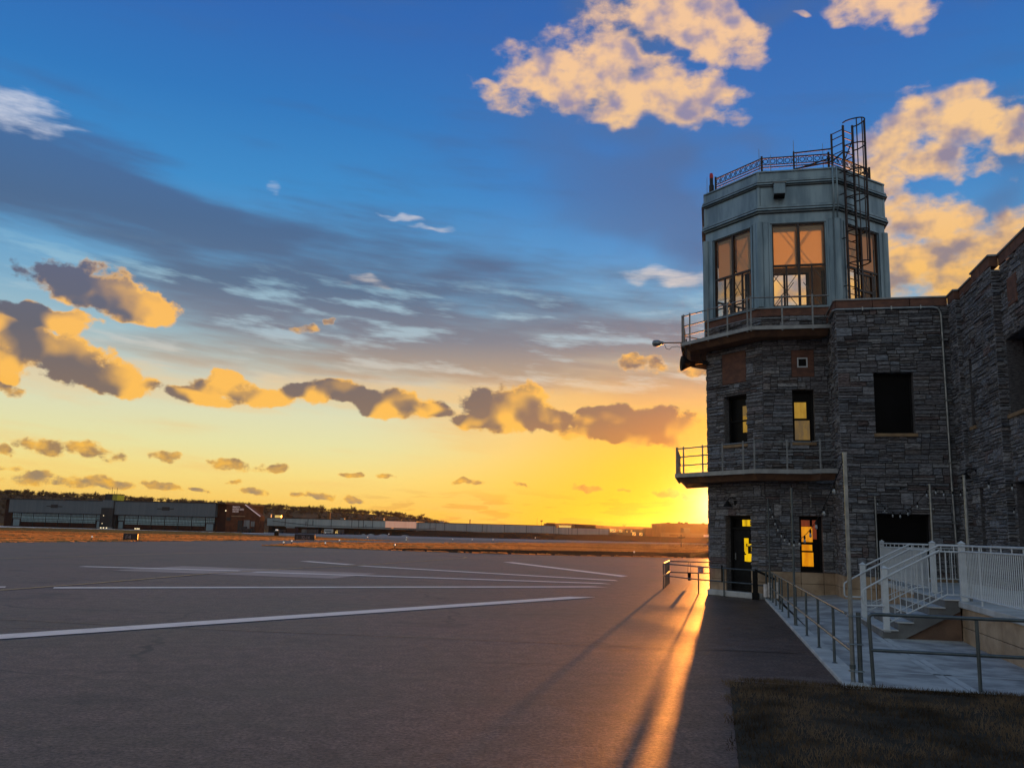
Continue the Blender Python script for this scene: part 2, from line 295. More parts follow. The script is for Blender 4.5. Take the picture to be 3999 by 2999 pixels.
    def mesh(s, name, mats, base=(0, 0, 0)):
        me = bpy.data.meshes.new(name)
        bx_, by_, bz_ = base
        me.from_pydata([(p[0] - bx_, p[1] - by_, p[2] - bz_) for p in s.v], [], s.f)
        if s.c:
            at = me.color_attributes.new('tint', 'FLOAT_COLOR', 'POINT')
            at.data.foreach_set('color', np.array([(r, g, b, 1.0) for r, g, b in s.c], dtype=np.float32).ravel())
        if s.sm:
            fl = np.zeros(len(s.f), dtype=bool); fl[list(s.sm)] = True; me.polygons.foreach_set('use_smooth', fl)
        for m_ in (mats if isinstance(mats, (list, tuple)) else [mats]): me.materials.append(m_)
        if any(s.mi): me.polygons.foreach_set('material_index', s.mi)
        me.update()
        return me
def props(o, label=None, cat=None, group=None, kind=None):
    if label: o['label'] = label
    if cat: o['category'] = cat
    if group: o['group'] = group
    if kind: o['kind'] = kind
    return o
class T:
    """a thing: an Empty at its base that parents its parts. frame 'B' = terminal axes, 'W' = world axes"""
    def __init__(s, name, label, cat, base=(0, 0, 0), frame='B', group=None):
        s.base = base; s.frame = frame
        s.o = bpy.data.objects.new(name, None); s.o.empty_display_size = 0.2; COL.objects.link(s.o)
        s.o.location = B2W(*base) if frame == 'B' else base
        if frame == 'B': s.o.rotation_euler = (0, 0, ROT)
        props(s.o, label, cat, group)
    def part(s, name, mb, mat, parent=None, label=None):
        o = bpy.data.objects.new(name, mb.mesh(name, mat, s.base)); COL.objects.link(o); o.parent = parent or s.o
        if label: o['label'] = label
        return o
    def rep(s, src, off, name=None):
        c = src.copy(); COL.objects.link(c); c.location = Vector(src.location) + Vector(off); return c
def solo(name, mb, mat, label=None, cat=None, base=(0, 0, 0), frame='B', group=None, kind=None):
    o = bpy.data.objects.new(name, mb.mesh(name, mat, base)); COL.objects.link(o)
    o.location = B2W(*base) if frame == 'B' else base
    if frame == 'B': o.rotation_euler = (0, 0, ROT)
    return props(o, label, cat, group, kind)
def copy_thing(root, loc, rz=None, label=None, scale=None):
    r = root.copy(); COL.objects.link(r); r.location = loc
    if rz is not None: r.rotation_euler = (0, 0, rz)
    if scale: r.scale = (scale,) * 3
    if label: r['label'] = label
    for ch in list(root.children):
        c = ch.copy(); COL.objects.link(c); c.parent = r
        for g in list(ch.children):
            d = g.copy(); COL.objects.link(d); d.parent = c
    return r

# ------------------------------------------------------------------ materials
def new_mat(name):
    m = bpy.data.materials.new(name); m.use_nodes = True; m.node_tree.nodes.clear()
    q = NT(m.node_tree); out = q.n('ShaderNodeOutputMaterial'); return m, q, out
def mat(name, c1, c2=None, sc=4.0, rough=0.6, metal=0.0, bump=0.0, bsc=30.0, stretch=(1, 1, 1), spec=0.5, emit=None, es=0.0, rvar=0.0, tint=False, lo=0.35, hi=0.65):
    m, q, out = new_mat(name)
    b = q.n('ShaderNodeBsdfPrincipled'); q.L(b.outputs[0], out.inputs[0])
    tc = q.n('ShaderNodeTexCoord').outputs['Object']
    vec = q.map(tc, sc=stretch)
    nz = q.noise(vec, sc, 6.0, 0.6)
    f = q.ss(nz, lo, hi)
    c2 = c2 or tuple(x * 0.75 for x in c1)
    col = q.mix(f, tuple(c1) + (1.0,), tuple(c2) + (1.0,))
    if tint:
        at = q.n('ShaderNodeVertexColor', layer_name='tint'); col = q.mix(1.0, col, at.outputs[0], 'MULTIPLY')
    q.L(col, b.inputs['Base Color'])
    b.inputs['Metallic'].default_value = metal; b.inputs['Specular IOR Level'].default_value = spec
    if rvar: q.L(q.m('MULTIPLY_ADD', nz, rvar, rough - rvar / 2, clamp=True), b.inputs['Roughness'])
    else: b.inputs['Roughness'].default_value = rough
    if bump:
        bn_ = q.n('ShaderNodeBump'); bn_.inputs['Strength'].default_value = bump; bn_.inputs['Distance'].default_value = 0.02
        q.L(q.noise(vec, bsc, 4.0, 0.6), bn_.inputs['Height']); q.L(bn_.outputs[0], b.inputs['Normal'])
    if es:
        b.inputs['Emission Color'].default_value = tuple(emit) + (1.0,); b.inputs['Emission Strength'].default_value = es
    return m
def glass_mat(name, tintc, gl=0.6):
    m, q, out = new_mat(name)
    t = q.n('ShaderNodeBsdfTransparent'); t.inputs[0].default_value = tuple(tintc) + (1,)
    g = q.n('ShaderNodeBsdfGlossy'); g.inputs['Roughness'].default_value = 0.03
    fr = q.n('ShaderNodeFresnel'); fr.inputs[0].default_value = 1.5
    mx = q.n('ShaderNodeMixShader'); q.L(q.m('MULTIPLY', fr.outputs[0], gl), mx.inputs[0]); q.L(t.outputs[0], mx.inputs[1]); q.L(g.outputs[0], mx.inputs[2])
    q.L(mx.outputs[0], out.inputs[0]); return m
def shade_mat(name):
    m, q, out = new_mat(name)
    tc = q.n('ShaderNodeTexCoord').outputs['Object']
    f = q.noise(q.map(tc, sc=(3, 3, 0.6)), 2.0, 4.0)
    t = q.n('ShaderNodeBsdfTransparent'); q.L(q.mix(f, (0.50, 0.36, 0.21, 1), (0.62, 0.46, 0.28, 1)), t.inputs[0])
    d = q.n('ShaderNodeBsdfTranslucent'); d.inputs[0].default_value = (0.95, 0.95, 0.86, 1)
    d2 = q.n('ShaderNodeBsdfDiffuse'); d2.inputs[0].default_value = (0.88, 0.84, 0.74, 1)
    a = q.n('ShaderNodeMixShader'); a.inputs[0].default_value = 0.36; q.L(d.outputs[0], a.inputs[1]); q.L(d2.outputs[0], a.inputs[2])
    mx = q.n('ShaderNodeMixShader'); mx.inputs[0].default_value = 0.82; q.L(t.outputs[0], mx.inputs[1]); q.L(a.outputs[0], mx.inputs[2])
    q.L(mx.outputs[0], out.inputs[0]); return m
def glow_mat(name, c1, c2, s_):
    """a glowing pane: the light seen through it is put into its colour"""
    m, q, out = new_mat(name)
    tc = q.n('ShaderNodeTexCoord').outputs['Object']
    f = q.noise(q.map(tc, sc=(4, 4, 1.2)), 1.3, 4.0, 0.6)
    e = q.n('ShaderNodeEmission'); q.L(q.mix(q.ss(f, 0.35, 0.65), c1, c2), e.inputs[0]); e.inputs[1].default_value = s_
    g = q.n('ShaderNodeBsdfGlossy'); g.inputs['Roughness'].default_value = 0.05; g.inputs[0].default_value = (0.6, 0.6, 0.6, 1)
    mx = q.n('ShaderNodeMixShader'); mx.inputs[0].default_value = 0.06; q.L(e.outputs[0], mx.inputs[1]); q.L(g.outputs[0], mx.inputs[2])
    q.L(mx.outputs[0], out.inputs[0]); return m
def leaf_mat(name, c1, c2, sc=0.05, trans=0.6, dark=None, stretch=(1, 1, 1)):
    m, q, out = new_mat(name)
    tc = q.n('ShaderNodeTexCoord').outputs['Object']
    f = q.ss(q.noise(q.map(tc, sc=stretch), sc, 4.0, 0.6), 0.38, 0.62)
    col = q.mix(f, tuple(c1) + (1,), tuple(c2) + (1,))
    t = q.n('ShaderNodeBsdfTranslucent'); d = q.n('ShaderNodeBsdfDiffuse'); q.L(col, t.inputs[0]); q.L(col, d.inputs[0])
    mx = q.n('ShaderNodeMixShader'); mx.inputs[0].default_value = trans; q.L(d.outputs[0], mx.inputs[1]); q.L(t.outputs[0], mx.inputs[2])
    q.L(mx.outputs[0], out.inputs[0]); return m
def matte(name, c1, c2, sc=0.05, stretch=(1, 1, 1), lo=0.35, hi=0.65):
    m, q, out = new_mat(name); d = q.n('ShaderNodeBsdfDiffuse'); d.inputs['Roughness'].default_value = 0.6
    f = q.ss(q.noise(q.map(q.n('ShaderNodeTexCoord').outputs['Object'], sc=stretch), sc, 6.0, 0.62), lo, hi)
    q.L(q.mix(f, tuple(c1) + (1,), tuple(c2) + (1,)), d.inputs[0]); q.L(d.outputs[0], out.inputs[0]); return m
def asphalt_mat():
    m, q, out = new_mat('asphalt')
    b = q.n('ShaderNodeBsdfPrincipled'); q.L(b.outputs[0], out.inputs[0])
    tc = q.n('ShaderNodeTexCoord').outputs['Object']
    fine = q.noise(tc, 60.0, 3.0, 0.7); grit = q.noise(tc, 21.0, 3.0, 0.75)
    mid = q.noise(q.map(tc, rot=(0, 0, 0.4), sc=(0.5, 1.6, 1)), 0.8, 6.0, 0.65)
    big = q.noise(tc, 0.09, 5.0, 0.6)
    c = q.mix(q.ss(big, 0.38, 0.62), (0.104, 0.077, 0.063, 1), (0.182, 0.122, 0.102, 1))
    c = q.mix(q.m('MULTIPLY', q.ss(mid, 0.42, 0.72), 0.5), c, (0.225, 0.168, 0.142, 1))
    stain = q.ss(q.noise(tc, 0.33, 6.0, 0.7), 0.53, 0.70)
    c = q.mix(q.m('MULTIPLY', stain, 0.75), c, (0.052, 0.044, 0.042, 1))
    spots = q.ss(q.noise(q.map(tc, loc=(31, 7, 0)), 1.9, 4.0, 0.6), 0.70, 0.77)
    c = q.mix(q.m('MULTIPLY', spots, 0.7), c, (0.030, 0.027, 0.027, 1))
    tyre = q.m('MULTIPLY', q.ss(q.noise(q.map(tc, rot=(0, 0, 0.55), sc=(3.2, 0.05, 1)), 1.0, 4.0, 0.6), 0.58, 0.74), q.ss(q.noise(tc, 0.12, 2.0), 0.45, 0.6))
    c = q.mix(q.m('MULTIPLY', tyre, 0.6), c, (0.045, 0.038, 0.037, 1))
    mott = q.noise(q.map(tc, rot=(0, 0, -0.2), sc=(1, 1, 1)), 3.1, 5.0, 0.72)
    c = q.mix(q.ss(mott, 0.36, 0.66), q.mix(1.0, c, (0.70, 0.70, 0.70, 1), 'MULTIPLY'), q.mix(1.0, c, (1.18, 1.17, 1.15, 1), 'MULTIPLY'))
    c = q.mix(q.ss(grit, 0.34, 0.68), q.mix(1.0, c, (0.36, 0.36, 0.37, 1), 'MULTIPLY'), q.mix(1.0, c, (1.5, 1.47, 1.42, 1), 'MULTIPLY'))
    c = q.mix(q.m('MULTIPLY', q.ss(fine, 0.40, 0.70), 0.6), c, q.mix(1.0, c, (0.55, 0.55, 0.56, 1), 'MULTIPLY'))
    vor = q.n('ShaderNodeTexVoronoi', feature='DISTANCE_TO_EDGE'); wob = q.noise(tc, 0.5, 3.0, 0.6)
    q.L(q.map(q.v('ADD', tc, q.xyz(q.m('MULTIPLY', wob, 2.0), q.m('MULTIPLY', q.noise(tc, 0.37, 3.0), 2.0))), sc=(0.11, 0.11, 0.11)), vor.inputs['Vector']); vor.inputs['Scale'].default_value = 1.0
    crack = q.m('MULTIPLY', q.ss(vor.outputs['Distance'], 0.0055, 0.002), q.ss(q.noise(tc, 0.16, 2.0), 0.42, 0.60))
    c = q.mix(q.m('MULTIPLY', crack, 0.9), c, (0.02, 0.018, 0.018, 1))
    q.L(c, b.inputs['Base Color'])
    q.L(q.m('ADD', q.m('MULTIPLY_ADD', big, 0.16, 0.31), q.m('MULTIPLY', mid, 0.16)), b.inputs['Roughness']); b.inputs['Specular IOR Level'].default_value = 0.16
    bp = q.n('ShaderNodeBump'); bp.inputs['Strength'].default_value = 0.36; bp.inputs['Distance'].default_value = 0.012
    q.L(q.m('ADD', fine, q.m('ADD', q.m('MULTIPLY', grit, 1.2), q.m('MULTIPLY', q.noise(tc, 5.0, 4.0), 1.2))), bp.inputs['Height']); q.L(bp.outputs[0], b.inputs['Normal'])
    return m
def stone_mat():
    m, q, out = new_mat('split_face_stone')
    b = q.n('ShaderNodeBsdfPrincipled'); q.L(b.outputs[0], out.inputs[0])
    tc = q.n('ShaderNodeTexCoord').outputs['Object']
    at = q.n('ShaderNodeVertexColor', layer_name='tint')
    n1 = q.noise(q.map(tc, sc=(1, 1, 3.2)), 9.0, 5.0, 0.65)
    c = q.mix(1.0, at.outputs[0], q.mix(q.ss(n1, 0.25, 0.75), (0.40, 0.40, 0.42, 1), (1.50, 1.48, 1.45, 1)), 'MULTIPLY')
    q.L(c, b.inputs['Base Color']); b.inputs['Roughness'].default_value = 0.82; b.inputs['Specular IOR Level'].default_value = 0.35
    bp = q.n('ShaderNodeBump'); bp.inputs['Strength'].default_value = 1.0; bp.inputs['Distance'].default_value = 0.03
    q.L(q.noise(q.map(tc, sc=(1, 1, 4.0)), 14.0, 5.0, 0.7), bp.inputs['Height']); q.L(bp.outputs[0], b.inputs['Normal'])
    return m
M = dict(
    asphalt=asphalt_mat(), stone=stone_mat(),
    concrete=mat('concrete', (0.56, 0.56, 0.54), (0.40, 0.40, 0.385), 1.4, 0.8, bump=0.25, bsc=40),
    concrete2=mat('weathered_concrete', (0.50, 0.50, 0.48), (0.27, 0.265, 0.26), 1.3, 0.85, bump=0.35, bsc=25, lo=0.38, hi=0.62),
    slab=mat('concrete_slab', (0.27, 0.215, 0.185), (0.19, 0.15, 0.13), 0.8, 0.5, spec=0.3),
    forecourt=matte('pale_forecourt_concrete', (0.78, 0.68, 0.65), (0.6, 0.52, 0.5), 0.3),
    patch=mat('pale_concrete_patch', (0.40, 0.31, 0.27), (0.28, 0.22, 0.19), 0.9, 0.5, spec=0.3),
    paint=mat('white_marking_paint', (0.97, 0.87, 0.76), (0.76, 0.66, 0.56), 1.6, 0.55, bump=0.2, bsc=60, lo=0.45, hi=0.8, spec=0.4),
    ypaint=mat('faded_yellow_paint', (0.72, 0.48, 0.18), (0.46, 0.32, 0.15), 2.5, 0.55, spec=0.4),
    tar=mat('tar_seal', (0.02, 0.02, 0.021), (0.04, 0.037, 0.036), 6, 0.4),
    tan=mat('tan_limestone', (0.50, 0.36, 0.235), (0.33, 0.225, 0.14), 1.6, 0.8, bump=0.3, bsc=18),
    cheek=mat('red_brown_cheek_wall', (0.24, 0.145, 0.095), (0.15, 0.09, 0.062), 1.4, 0.85, bump=0.3, bsc=18),  # darker and redder than the tan cladding
    step=mat('dark_step_concrete', (0.20, 0.20, 0.195), (0.13, 0.13, 0.128), 1.8, 0.85, bump=0.3, bsc=25),  # step bodies coloured darker than their treads
    red=mat('red_sandstone', (0.19, 0.088, 0.058), (0.115, 0.058, 0.044), 3.0, 0.85, bump=0.4, bsc=20, stretch=(1, 1, 2)),
    mortar=mat('mortar', (0.085, 0.080, 0.078), (0.06, 0.055, 0.055), 8, 0.95),
    soffit=mat('balcony_soffit', (0.22, 0.12, 0.065), (0.13, 0.075, 0.05), 2, 0.9, bump=0.2),
    edge=mat('pale_metal_edge', (0.34, 0.35, 0.35), (0.25, 0.26, 0.26), 3, 0.5, 0.3),
    cab=mat('blue_grey_cab_metal', (0.25, 0.345, 0.40), (0.15, 0.225, 0.28), 1.6, 0.45, 0.45, bump=0.08, bsc=6, stretch=(1.6, 1.6, 0.3), rvar=0.2),
    cabshade=mat('cab_shadow_colour', (0.05, 0.062, 0.07), (0.03, 0.04, 0.045), 5, 0.45, 0.5),
    mullion=mat('dark_bronze_mullion', (0.045, 0.032, 0.028), (0.03, 0.022, 0.02), 6, 0.45, 0.3),
    ladder=mat('rusty_dark_steel', (0.06, 0.042, 0.038), (0.035, 0.028, 0.028), 9, 0.6, 0.4, bump=0.2),
    rail=mat('grey_balcony_rail', (0.25, 0.265, 0.27), (0.18, 0.19, 0.195), 7, 0.5, 0.35),
    pipe=mat('galvanised_pipe', (0.30, 0.33, 0.34), (0.20, 0.225, 0.235), 6, 0.36, 0.75, rvar=0.15),
    dkpipe=mat('dark_green_pipe', (0.11, 0.135, 0.145), (0.075, 0.095, 0.105), 6, 0.42, 0.5),
    white=mat('white_railing_paint', (0.64, 0.68, 0.70), (0.52, 0.56, 0.58), 4, 0.42),
    black=mat('black_paint', (0.010, 0.010, 0.011), (0.016, 0.016, 0.016), 5, 0.55, spec=0.12),
    darkglass=mat('dark_window_glass', (0.003, 0.0035, 0.004), (0.005, 0.005, 0.006), 2, 0.4, spec=0.10),
    darkroom=mat('dark_interior', (0.02, 0.018, 0.016), (0.03, 0.026, 0.02), 3, 0.9),
    cream=mat('cream_interior', (0.78, 0.64, 0.44), (0.68, 0.54, 0.36), 2, 0.8),
    brass=mat('tan_sill', (0.34, 0.22, 0.11), (0.24, 0.15, 0.08), 3, 0.7),
    glass=glass_mat('cab_glass', (0.97, 0.95, 0.91)), shade=shade_mat('roller_shade_film'),
    amber=glow_mat('amber_sunset_glow', srgb(232, 150, 12), srgb(205, 120, 10), 1.0),
    amber2=glow_mat('dim_amber_glow', srgb(150, 112, 30), srgb(172, 132, 40), 0.9),
    umber=glow_mat('umber_glow', srgb(118, 92, 44), srgb(92, 74, 48), 0.9),
    yellow=glow_mat('yellow_sunset_glow', srgb(238, 190, 10), srgb(205, 160, 12), 1.05),
    rust=glow_mat('rust_glow', srgb(128, 48, 12), srgb(96, 36, 12), 0.9),
    bulb=mat('bulb_glass', (0.30, 0.32, 0.33), (0.22, 0.24, 0.25), 20, 0.08, spec=1.0),
    runlamp=mat('runway_lamp', (0.8, 0.78, 0.72), None, 10, 0.3, emit=(1.0, 0.93, 0.85), es=0.25),
    redlamp=mat('red_beacon', (0.30, 0.012, 0.012), (0.2, 0.01, 0.01), 10, 0.3, emit=(1, 0.02, 0.02), es=0.05),
    warmlamp=mat('warm_floodlamp', (0.8, 0.7, 0.5), None, 10, 0.4, emit=(1.0, 0.78, 0.45), es=1.1),
    soil=mat('lawn_soil', (0.062, 0.048, 0.034), (0.035, 0.029, 0.021), 3, 0.95, bump=0.5, bsc=30, spec=0.1),
    field=matte('dry_field', (0.20, 0.105, 0.040), (0.12, 0.066, 0.028), 0.05, (0.35, 1.4, 1)),
    shadefield=matte('shade_tinted_grass', (0.030, 0.021, 0.016), (0.050, 0.034, 0.024), 0.25, (0.4, 1.4, 1)),
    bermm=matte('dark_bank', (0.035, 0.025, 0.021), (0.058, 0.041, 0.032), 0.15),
    hill=matte('leafless_hillside', (0.095, 0.060, 0.042), (0.15, 0.097, 0.068), 0.05),
    lawn=leaf_mat('dead_lawn_blades', (0.245, 0.165, 0.098), (0.060, 0.043, 0.028), 0.9, 0.35),
    dry=leaf_mat('dry_gold_grass', (0.58, 0.36, 0.145), (0.33, 0.19, 0.078), 0.07, 0.62, stretch=(0.22, 1.8, 1)),
    twig=matte('bare_twigs', (0.105, 0.066, 0.048), (0.18, 0.118, 0.085), 0.3),
    hangar=mat('slate_hangar_cladding', (0.105, 0.125, 0.14), (0.085, 0.105, 0.12), 0.3, 0.6, bump=0.15, bsc=3, stretch=(6, 6, 0.2)),
    hroof=mat('dark_hangar_trim', (0.02, 0.02, 0.022), (0.03, 0.028, 0.03), 0.4, 0.8),
    hglass=mat('teal_hangar_glazing', (0.36, 0.54, 0.58), (0.24, 0.39, 0.43), 0.8, 0.3, spec=0.6, stretch=(3, 3, 0.5)),
    hdoor=mat('pale_blue_door', (0.20, 0.28, 0.32), (0.17, 0.24, 0.28), 0.6, 0.6),
    brick=mat('red_brown_brick', (0.14, 0.05, 0.028), (0.085, 0.034, 0.022), 0.8, 0.9, bump=0.3, bsc=6, spec=0.15),
    brickdk=mat('dark_brick', (0.055, 0.024, 0.019), (0.04, 0.02, 0.018), 0.8, 0.9, spec=0.15),
    shed=mat('pale_shed_cladding', (0.40, 0.455, 0.46), (0.33, 0.385, 0.40), 0.25, 0.6, bump=0.2, bsc=3, stretch=(5, 5, 0.2)),
    shed2=mat('grey_shed_cladding', (0.35, 0.375, 0.39), (0.28, 0.31, 0.33), 0.25, 0.6, bump=0.2, bsc=3, stretch=(5, 5, 0.2)),
    peach=mat('peach_ribbed_cladding', (0.90, 0.55, 0.40), (0.72, 0.41, 0.29), 1.1, 0.6, stretch=(1.5, 1.5, 0.02), emit=(1.0, 0.52, 0.36), es=0.22),  # glow added by emission so the cladding looks lit
    lowband=mat('low_band_cladding', (0.33, 0.37, 0.385), (0.27, 0.31, 0.33), 0.3, 0.7),
    tanbl=mat('tan_block_wall', (0.25, 0.13, 0.06), (0.2, 0.105, 0.05), 0.1, 0.8, spec=0.1),
    tanbl2=mat('pale_block_wall', (0.36, 0.22, 0.13), (0.29, 0.18, 0.11), 0.1, 0.8, spec=0.1),
    signblk=mat('dark_sign_face', (0.03, 0.016, 0.02), (0.02, 0.012, 0.016), 4, 0.4),
    signtxt=mat('dull_pink_lettering', (0.34, 0.24, 0.25), None, 4, 0.6),
    exitred=mat('exit_sign_red', (0.62, 0.12, 0.11), (0.5, 0.09, 0.085), 6, 0.5),
    exitwhite=mat('exit_sign_white', (0.88, 0.82, 0.78), None, 6, 0.5),
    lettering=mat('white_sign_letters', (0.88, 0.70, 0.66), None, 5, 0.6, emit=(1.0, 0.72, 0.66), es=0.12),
    truckw=mat('white_truck_paint', (0.55, 0.58, 0.58), (0.45, 0.48, 0.48), 1, 0.4),
    contred=mat('rust_container', (0.10, 0.035, 0.028), (0.07, 0.03, 0.025), 1, 0.7),
    contgrey=mat('grey_container', (0.22, 0.22, 0.22), (0.15, 0.14, 0.14), 0.8, 0.7, stretch=(3, 3, 0.2)),
    contdk=mat('brown_container', (0.11, 0.085, 0.078), (0.08, 0.062, 0.06), 0.8, 0.7, stretch=(3, 3, 0.2)),
    rubber=mat('tyre_rubber', (0.015, 0.015, 0.015), None, 5, 0.9),
    orangec=mat('orange_cab_paint', (0.55, 0.26, 0.09), (0.45, 0.2, 0.07), 2, 0.5),
    olive=glow_mat('dim_olive_glow', srgb(116, 112, 30), srgb(92, 88, 30), 0.9),
    goldglint=mat('gold_glint_glow', (0.85, 0.60, 0.22), (0.7, 0.45, 0.15), 1, 0.35, 0.6, emit=(1.0, 0.66, 0.18), es=0.55),  # sun glints put into the colour as a steady gold emission
    snow=mat('pale_heap', (0.40, 0.40, 0.41), (0.3, 0.3, 0.31), 0.8, 0.9),
)

# ------------------------------------------------------------------ ground
def sheet(name, poly, z, m, frame='W', kind='structure'):
    mb = MB(); mb.add([(p[0], p[1], 0) for p in poly], (tuple(range(len(poly))),))
    cx_ = sum(p[0] for p in poly) / len(poly); cy_ = sum(p[1] for p in poly) / len(poly)
    return solo(name, mb, m, base=(0, 0, 0), frame=frame, kind=kind) if z == 0 else _at(solo(name, mb, m, frame=frame, kind=kind), z)
def _at(o, z): o.location.z += z; return o
sheet('ground', [(-4000, -600), (4000, -600), (4000, 5000), (-4000, 5000)], -0.06, M['field'])
sheet('apron', [(-420, -80), (320, -80), (320, 100), (230, 262), (120, 292), (-60, 300), (-420, 300)], 0, M['asphalt'])
# concrete in front of the hangars
sheet('hangar_forecourt', [(-170, 232), (-120, 236), (-98, 243), (-66, 240), (-66, 257), (-153, 271), (-190, 275)], 0.008, M['forecourt'])
G1 = [(-175, 52), (-46.5, 82), (-42.8, 97.7), (-36.5, 125), (-31.7, 144), (-19.3, 162.5), (-42, 188), (-63, 208), (-71, 238), (-98, 241), (-120, 232), (-160, 205), (-190, 160)]
G2 = [(-26.2, 95.2), (-14, 90), (-2, 86), (7, 86), (20.2, 90), (60, 106), (170, 150), (200, 235), (120, 262), (56, 251), (20, 212), (-3.8, 163), (-8, 148), (-22, 133), (-27, 120)]
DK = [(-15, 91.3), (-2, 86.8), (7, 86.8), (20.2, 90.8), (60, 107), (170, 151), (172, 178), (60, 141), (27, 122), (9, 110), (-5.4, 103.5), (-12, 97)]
sheet('grass_verge', G1, 0.006, M['field'])
sheet('grass_island', G2, 0.006, M['field'])
sheet('painted_shade_strip', DK, 0.016, M['shadefield'])  # shade across the grass, put into a darker ground colour
sheet('runway', [(-66, 246), (-40, 224), (-6, 214), (40, 240), (100, 268), (60, 282), (-50, 288)], 0.006, M['slab'])
# concrete patch and paint on the apron
sheet('concrete_patch', [(-17.4, 39.6), (-16.3, 45.3), (-6.2, 42.7), (-7.3, 37.6)], 0.006, M['patch'])
def stripe(name, p, q, wd, z, m, taper=0.0):
    p = Vector((p[0], p[1], 0)); q = Vector((q[0], q[1], 0)); d = (q - p).normalized(); s = Vector((-d.y, d.x, 0)) * wd / 2
    L = (q - p).length; n = max(2, int(L / 1.2)); mb = MB(); vs = []
    rr = random.Random(int(p.x * 37 + p.y * 11))
    for i in range(n + 1):
        c = p + d * (L * i / n); j = rr.uniform(-0.012, 0.012); k = rr.uniform(-0.012, 0.012)
        vs += [c + s * (1 + j / wd), c - s * (1 + k / wd) - d * 0]
    if taper:
        vs[-2] = q - d * taper + s; vs[-1] = q - s * 0.98
    mb.add(vs, [(2 * i, 2 * i + 1, 2 * i + 3, 2 * i + 2) for i in range(n)])
    return _at(solo(name, mb, m, frame='W', kind='structure'), z)
stripe('painted_line', (-17.6, 6.3), (2.75, 30.65), 0.68, 0.012, M['paint'], 0.6)
stripe('painted_line', (-14.3, 28.5), (3.95, 36.6), 0.62, 0.012, M['paint'], 0.5)
stripe('painted_line', (-19.95, 42.2), (-12.45, 41.9), 0.66, 0.013, M['paint'])
stripe('painted_line', (-11.6, 41.2), (4.55, 38.95), 0.66, 0.013, M['paint'], 0.5)
stripe('painted_line', (-12.55, 55.5), (-9.05, 52.0), 0.75, 0.012, M['paint'])
stripe('painted_line', (-8.3, 50.8), (5.3, 41.65), 0.68, 0.012, M['paint'], 0.5)
stripe('painted_line', (0.05, 63.3), (6.15, 45.8), 0.75, 0.012, M['paint'], 0.7)
stripe('painted_line', (-24.0, 24.5), (-15.7, 28.3), 0.45, 0.012, M['paint'])
yl = [(-19, 15), (-15.11, 26.96), (-14.2, 31), (-12.84, 38.99), (-10.6, 46.18), (-8.36, 51.4), (-5.9, 60.5), (-3.46, 69.5), (-3.3, 72.5), (-4.0, 75), (-5.4, 78.5), (-9, 83)]
for a, b in zip(yl, yl[1:]): stripe('yellow_taxi_line', a, b, 0.16, 0.016, M['ypaint'])
yl2 = [(-31, 37), (-27.15, 48.09), (-23.39, 64.15), (-17.27, 78.29), (-12.5, 86)]
for a, b in zip(yl2, yl2[1:]): stripe('pale_taxi_line', a, b, 0.14, 0.014, M['ypaint'])
stripe('yellow_taxi_line', (-3.46, 69.5), (6, 86), 0.14, 0.016, M['ypaint'])
for pts in ([(-14, 20.4), (-10.78, 19.35), (-6.9, 18.6), (-1, 17.95), (3.05, 17.4), (7.6, 16.7)], [(-9.8, 17.9), (-6.9, 18.65)], [(-30, 36), (-20, 33.8), (-8, 31.9), (-1, 31.2)], [(-16, 52), (-6, 47), (4, 50)], [(-24, 60), (-10, 62.5), (3, 74)]):
    for a, b in zip(pts, pts[1:]): stripe('tar_seam', a, b, 0.055, 0.009, M['tar'])
for a, b in (((-12, 24), (-4, 27.5)), ((-4, 27.5), (2, 28.2)), ((-9, 33), (6, 31.5))): stripe('tar_seam', a, b, 0.03, 0.009, M['tar'])

# walkway, kerb, lawn (terminal axes)
def walk_z(u, v):
    t = min(1, max(0, (v + 13) / 10.0)); return 0.045 + 0.085 * max(0, min(u, 2.4)) * t + 0.03 * t
mb = MB(); us = [0.32, 0.8, 1.3, 1.72, 2.3, 3.4, 5.9]; vs_ = [-18.72, -17, -15, -13, -11, -9, -7, -5, -3, -1.2, 0.1]
grid = [[(u, v, walk_z(u, v)) for u in us] for v in vs_]
mb.add([p for r in grid for p in r], [(j * 7 + i, j * 7 + i + 1, j * 7 + 8 + i, j * 7 + 7 + i) for j in range(10) for i in range(6)])
solo('walkway', mb, M['concrete2'], base=(0, 0, 0), kind='structure')
# pale tooled margins either side of the joints
for u0, u1 in ((1.56, 1.68), (1.71, 1.83)):
    mb = MB(); pts = []
    for v in vs_[:5] + [-10.8]: pts += [(u0, v, walk_z(u0, v) + 0.004), (u1, v, walk_z(u1, v) + 0.004)]
    mb.add(pts, [(2 * i, 2 * i + 1, 2 * i + 3, 2 * i + 2) for i in range(len(pts) // 2 - 1)]); solo('walkway_joint', mb, M['concrete'], kind='structure')
mb = MB()
for v in (-17.05, -13.9, -9.6, -5.8): mb.quad((0.32, v - .05, walk_z(.32, v) + .004), (3.3, v - .05, walk_z(3.3, v) + .004), (3.3, v + .05, walk_z(3.3, v) + .004), (0.32, v + .05, walk_z(.32, v) + .004))
solo('walkway_joint', mb, M['concrete'], kind='structure')
mb = MB()
mb.obox((0.13, -9.2, 0.0), (1, 0.006, 0), (-0.006, 1, 0), 0.36, 19.05, 0.13, 0.02)
solo('kerb', mb, M['concrete'], kind='structure')
mb = MB(); nx, ny = 30, 20
for j in range(ny + 1):
    for i in range(nx + 1):
        u = -1.6 + 13.6 * i / nx; v = -18.74 - 15.3 * j / ny
        e = min(1.0, (u + 1.6) / 0.8, (-18.74 - v) / 0.5)
        mb.v.append((u, v, 0.012 + 0.07 * max(0, e) + 0.025 * sin(u * 1.7) * cos(v * 1.3) * max(0, e)))
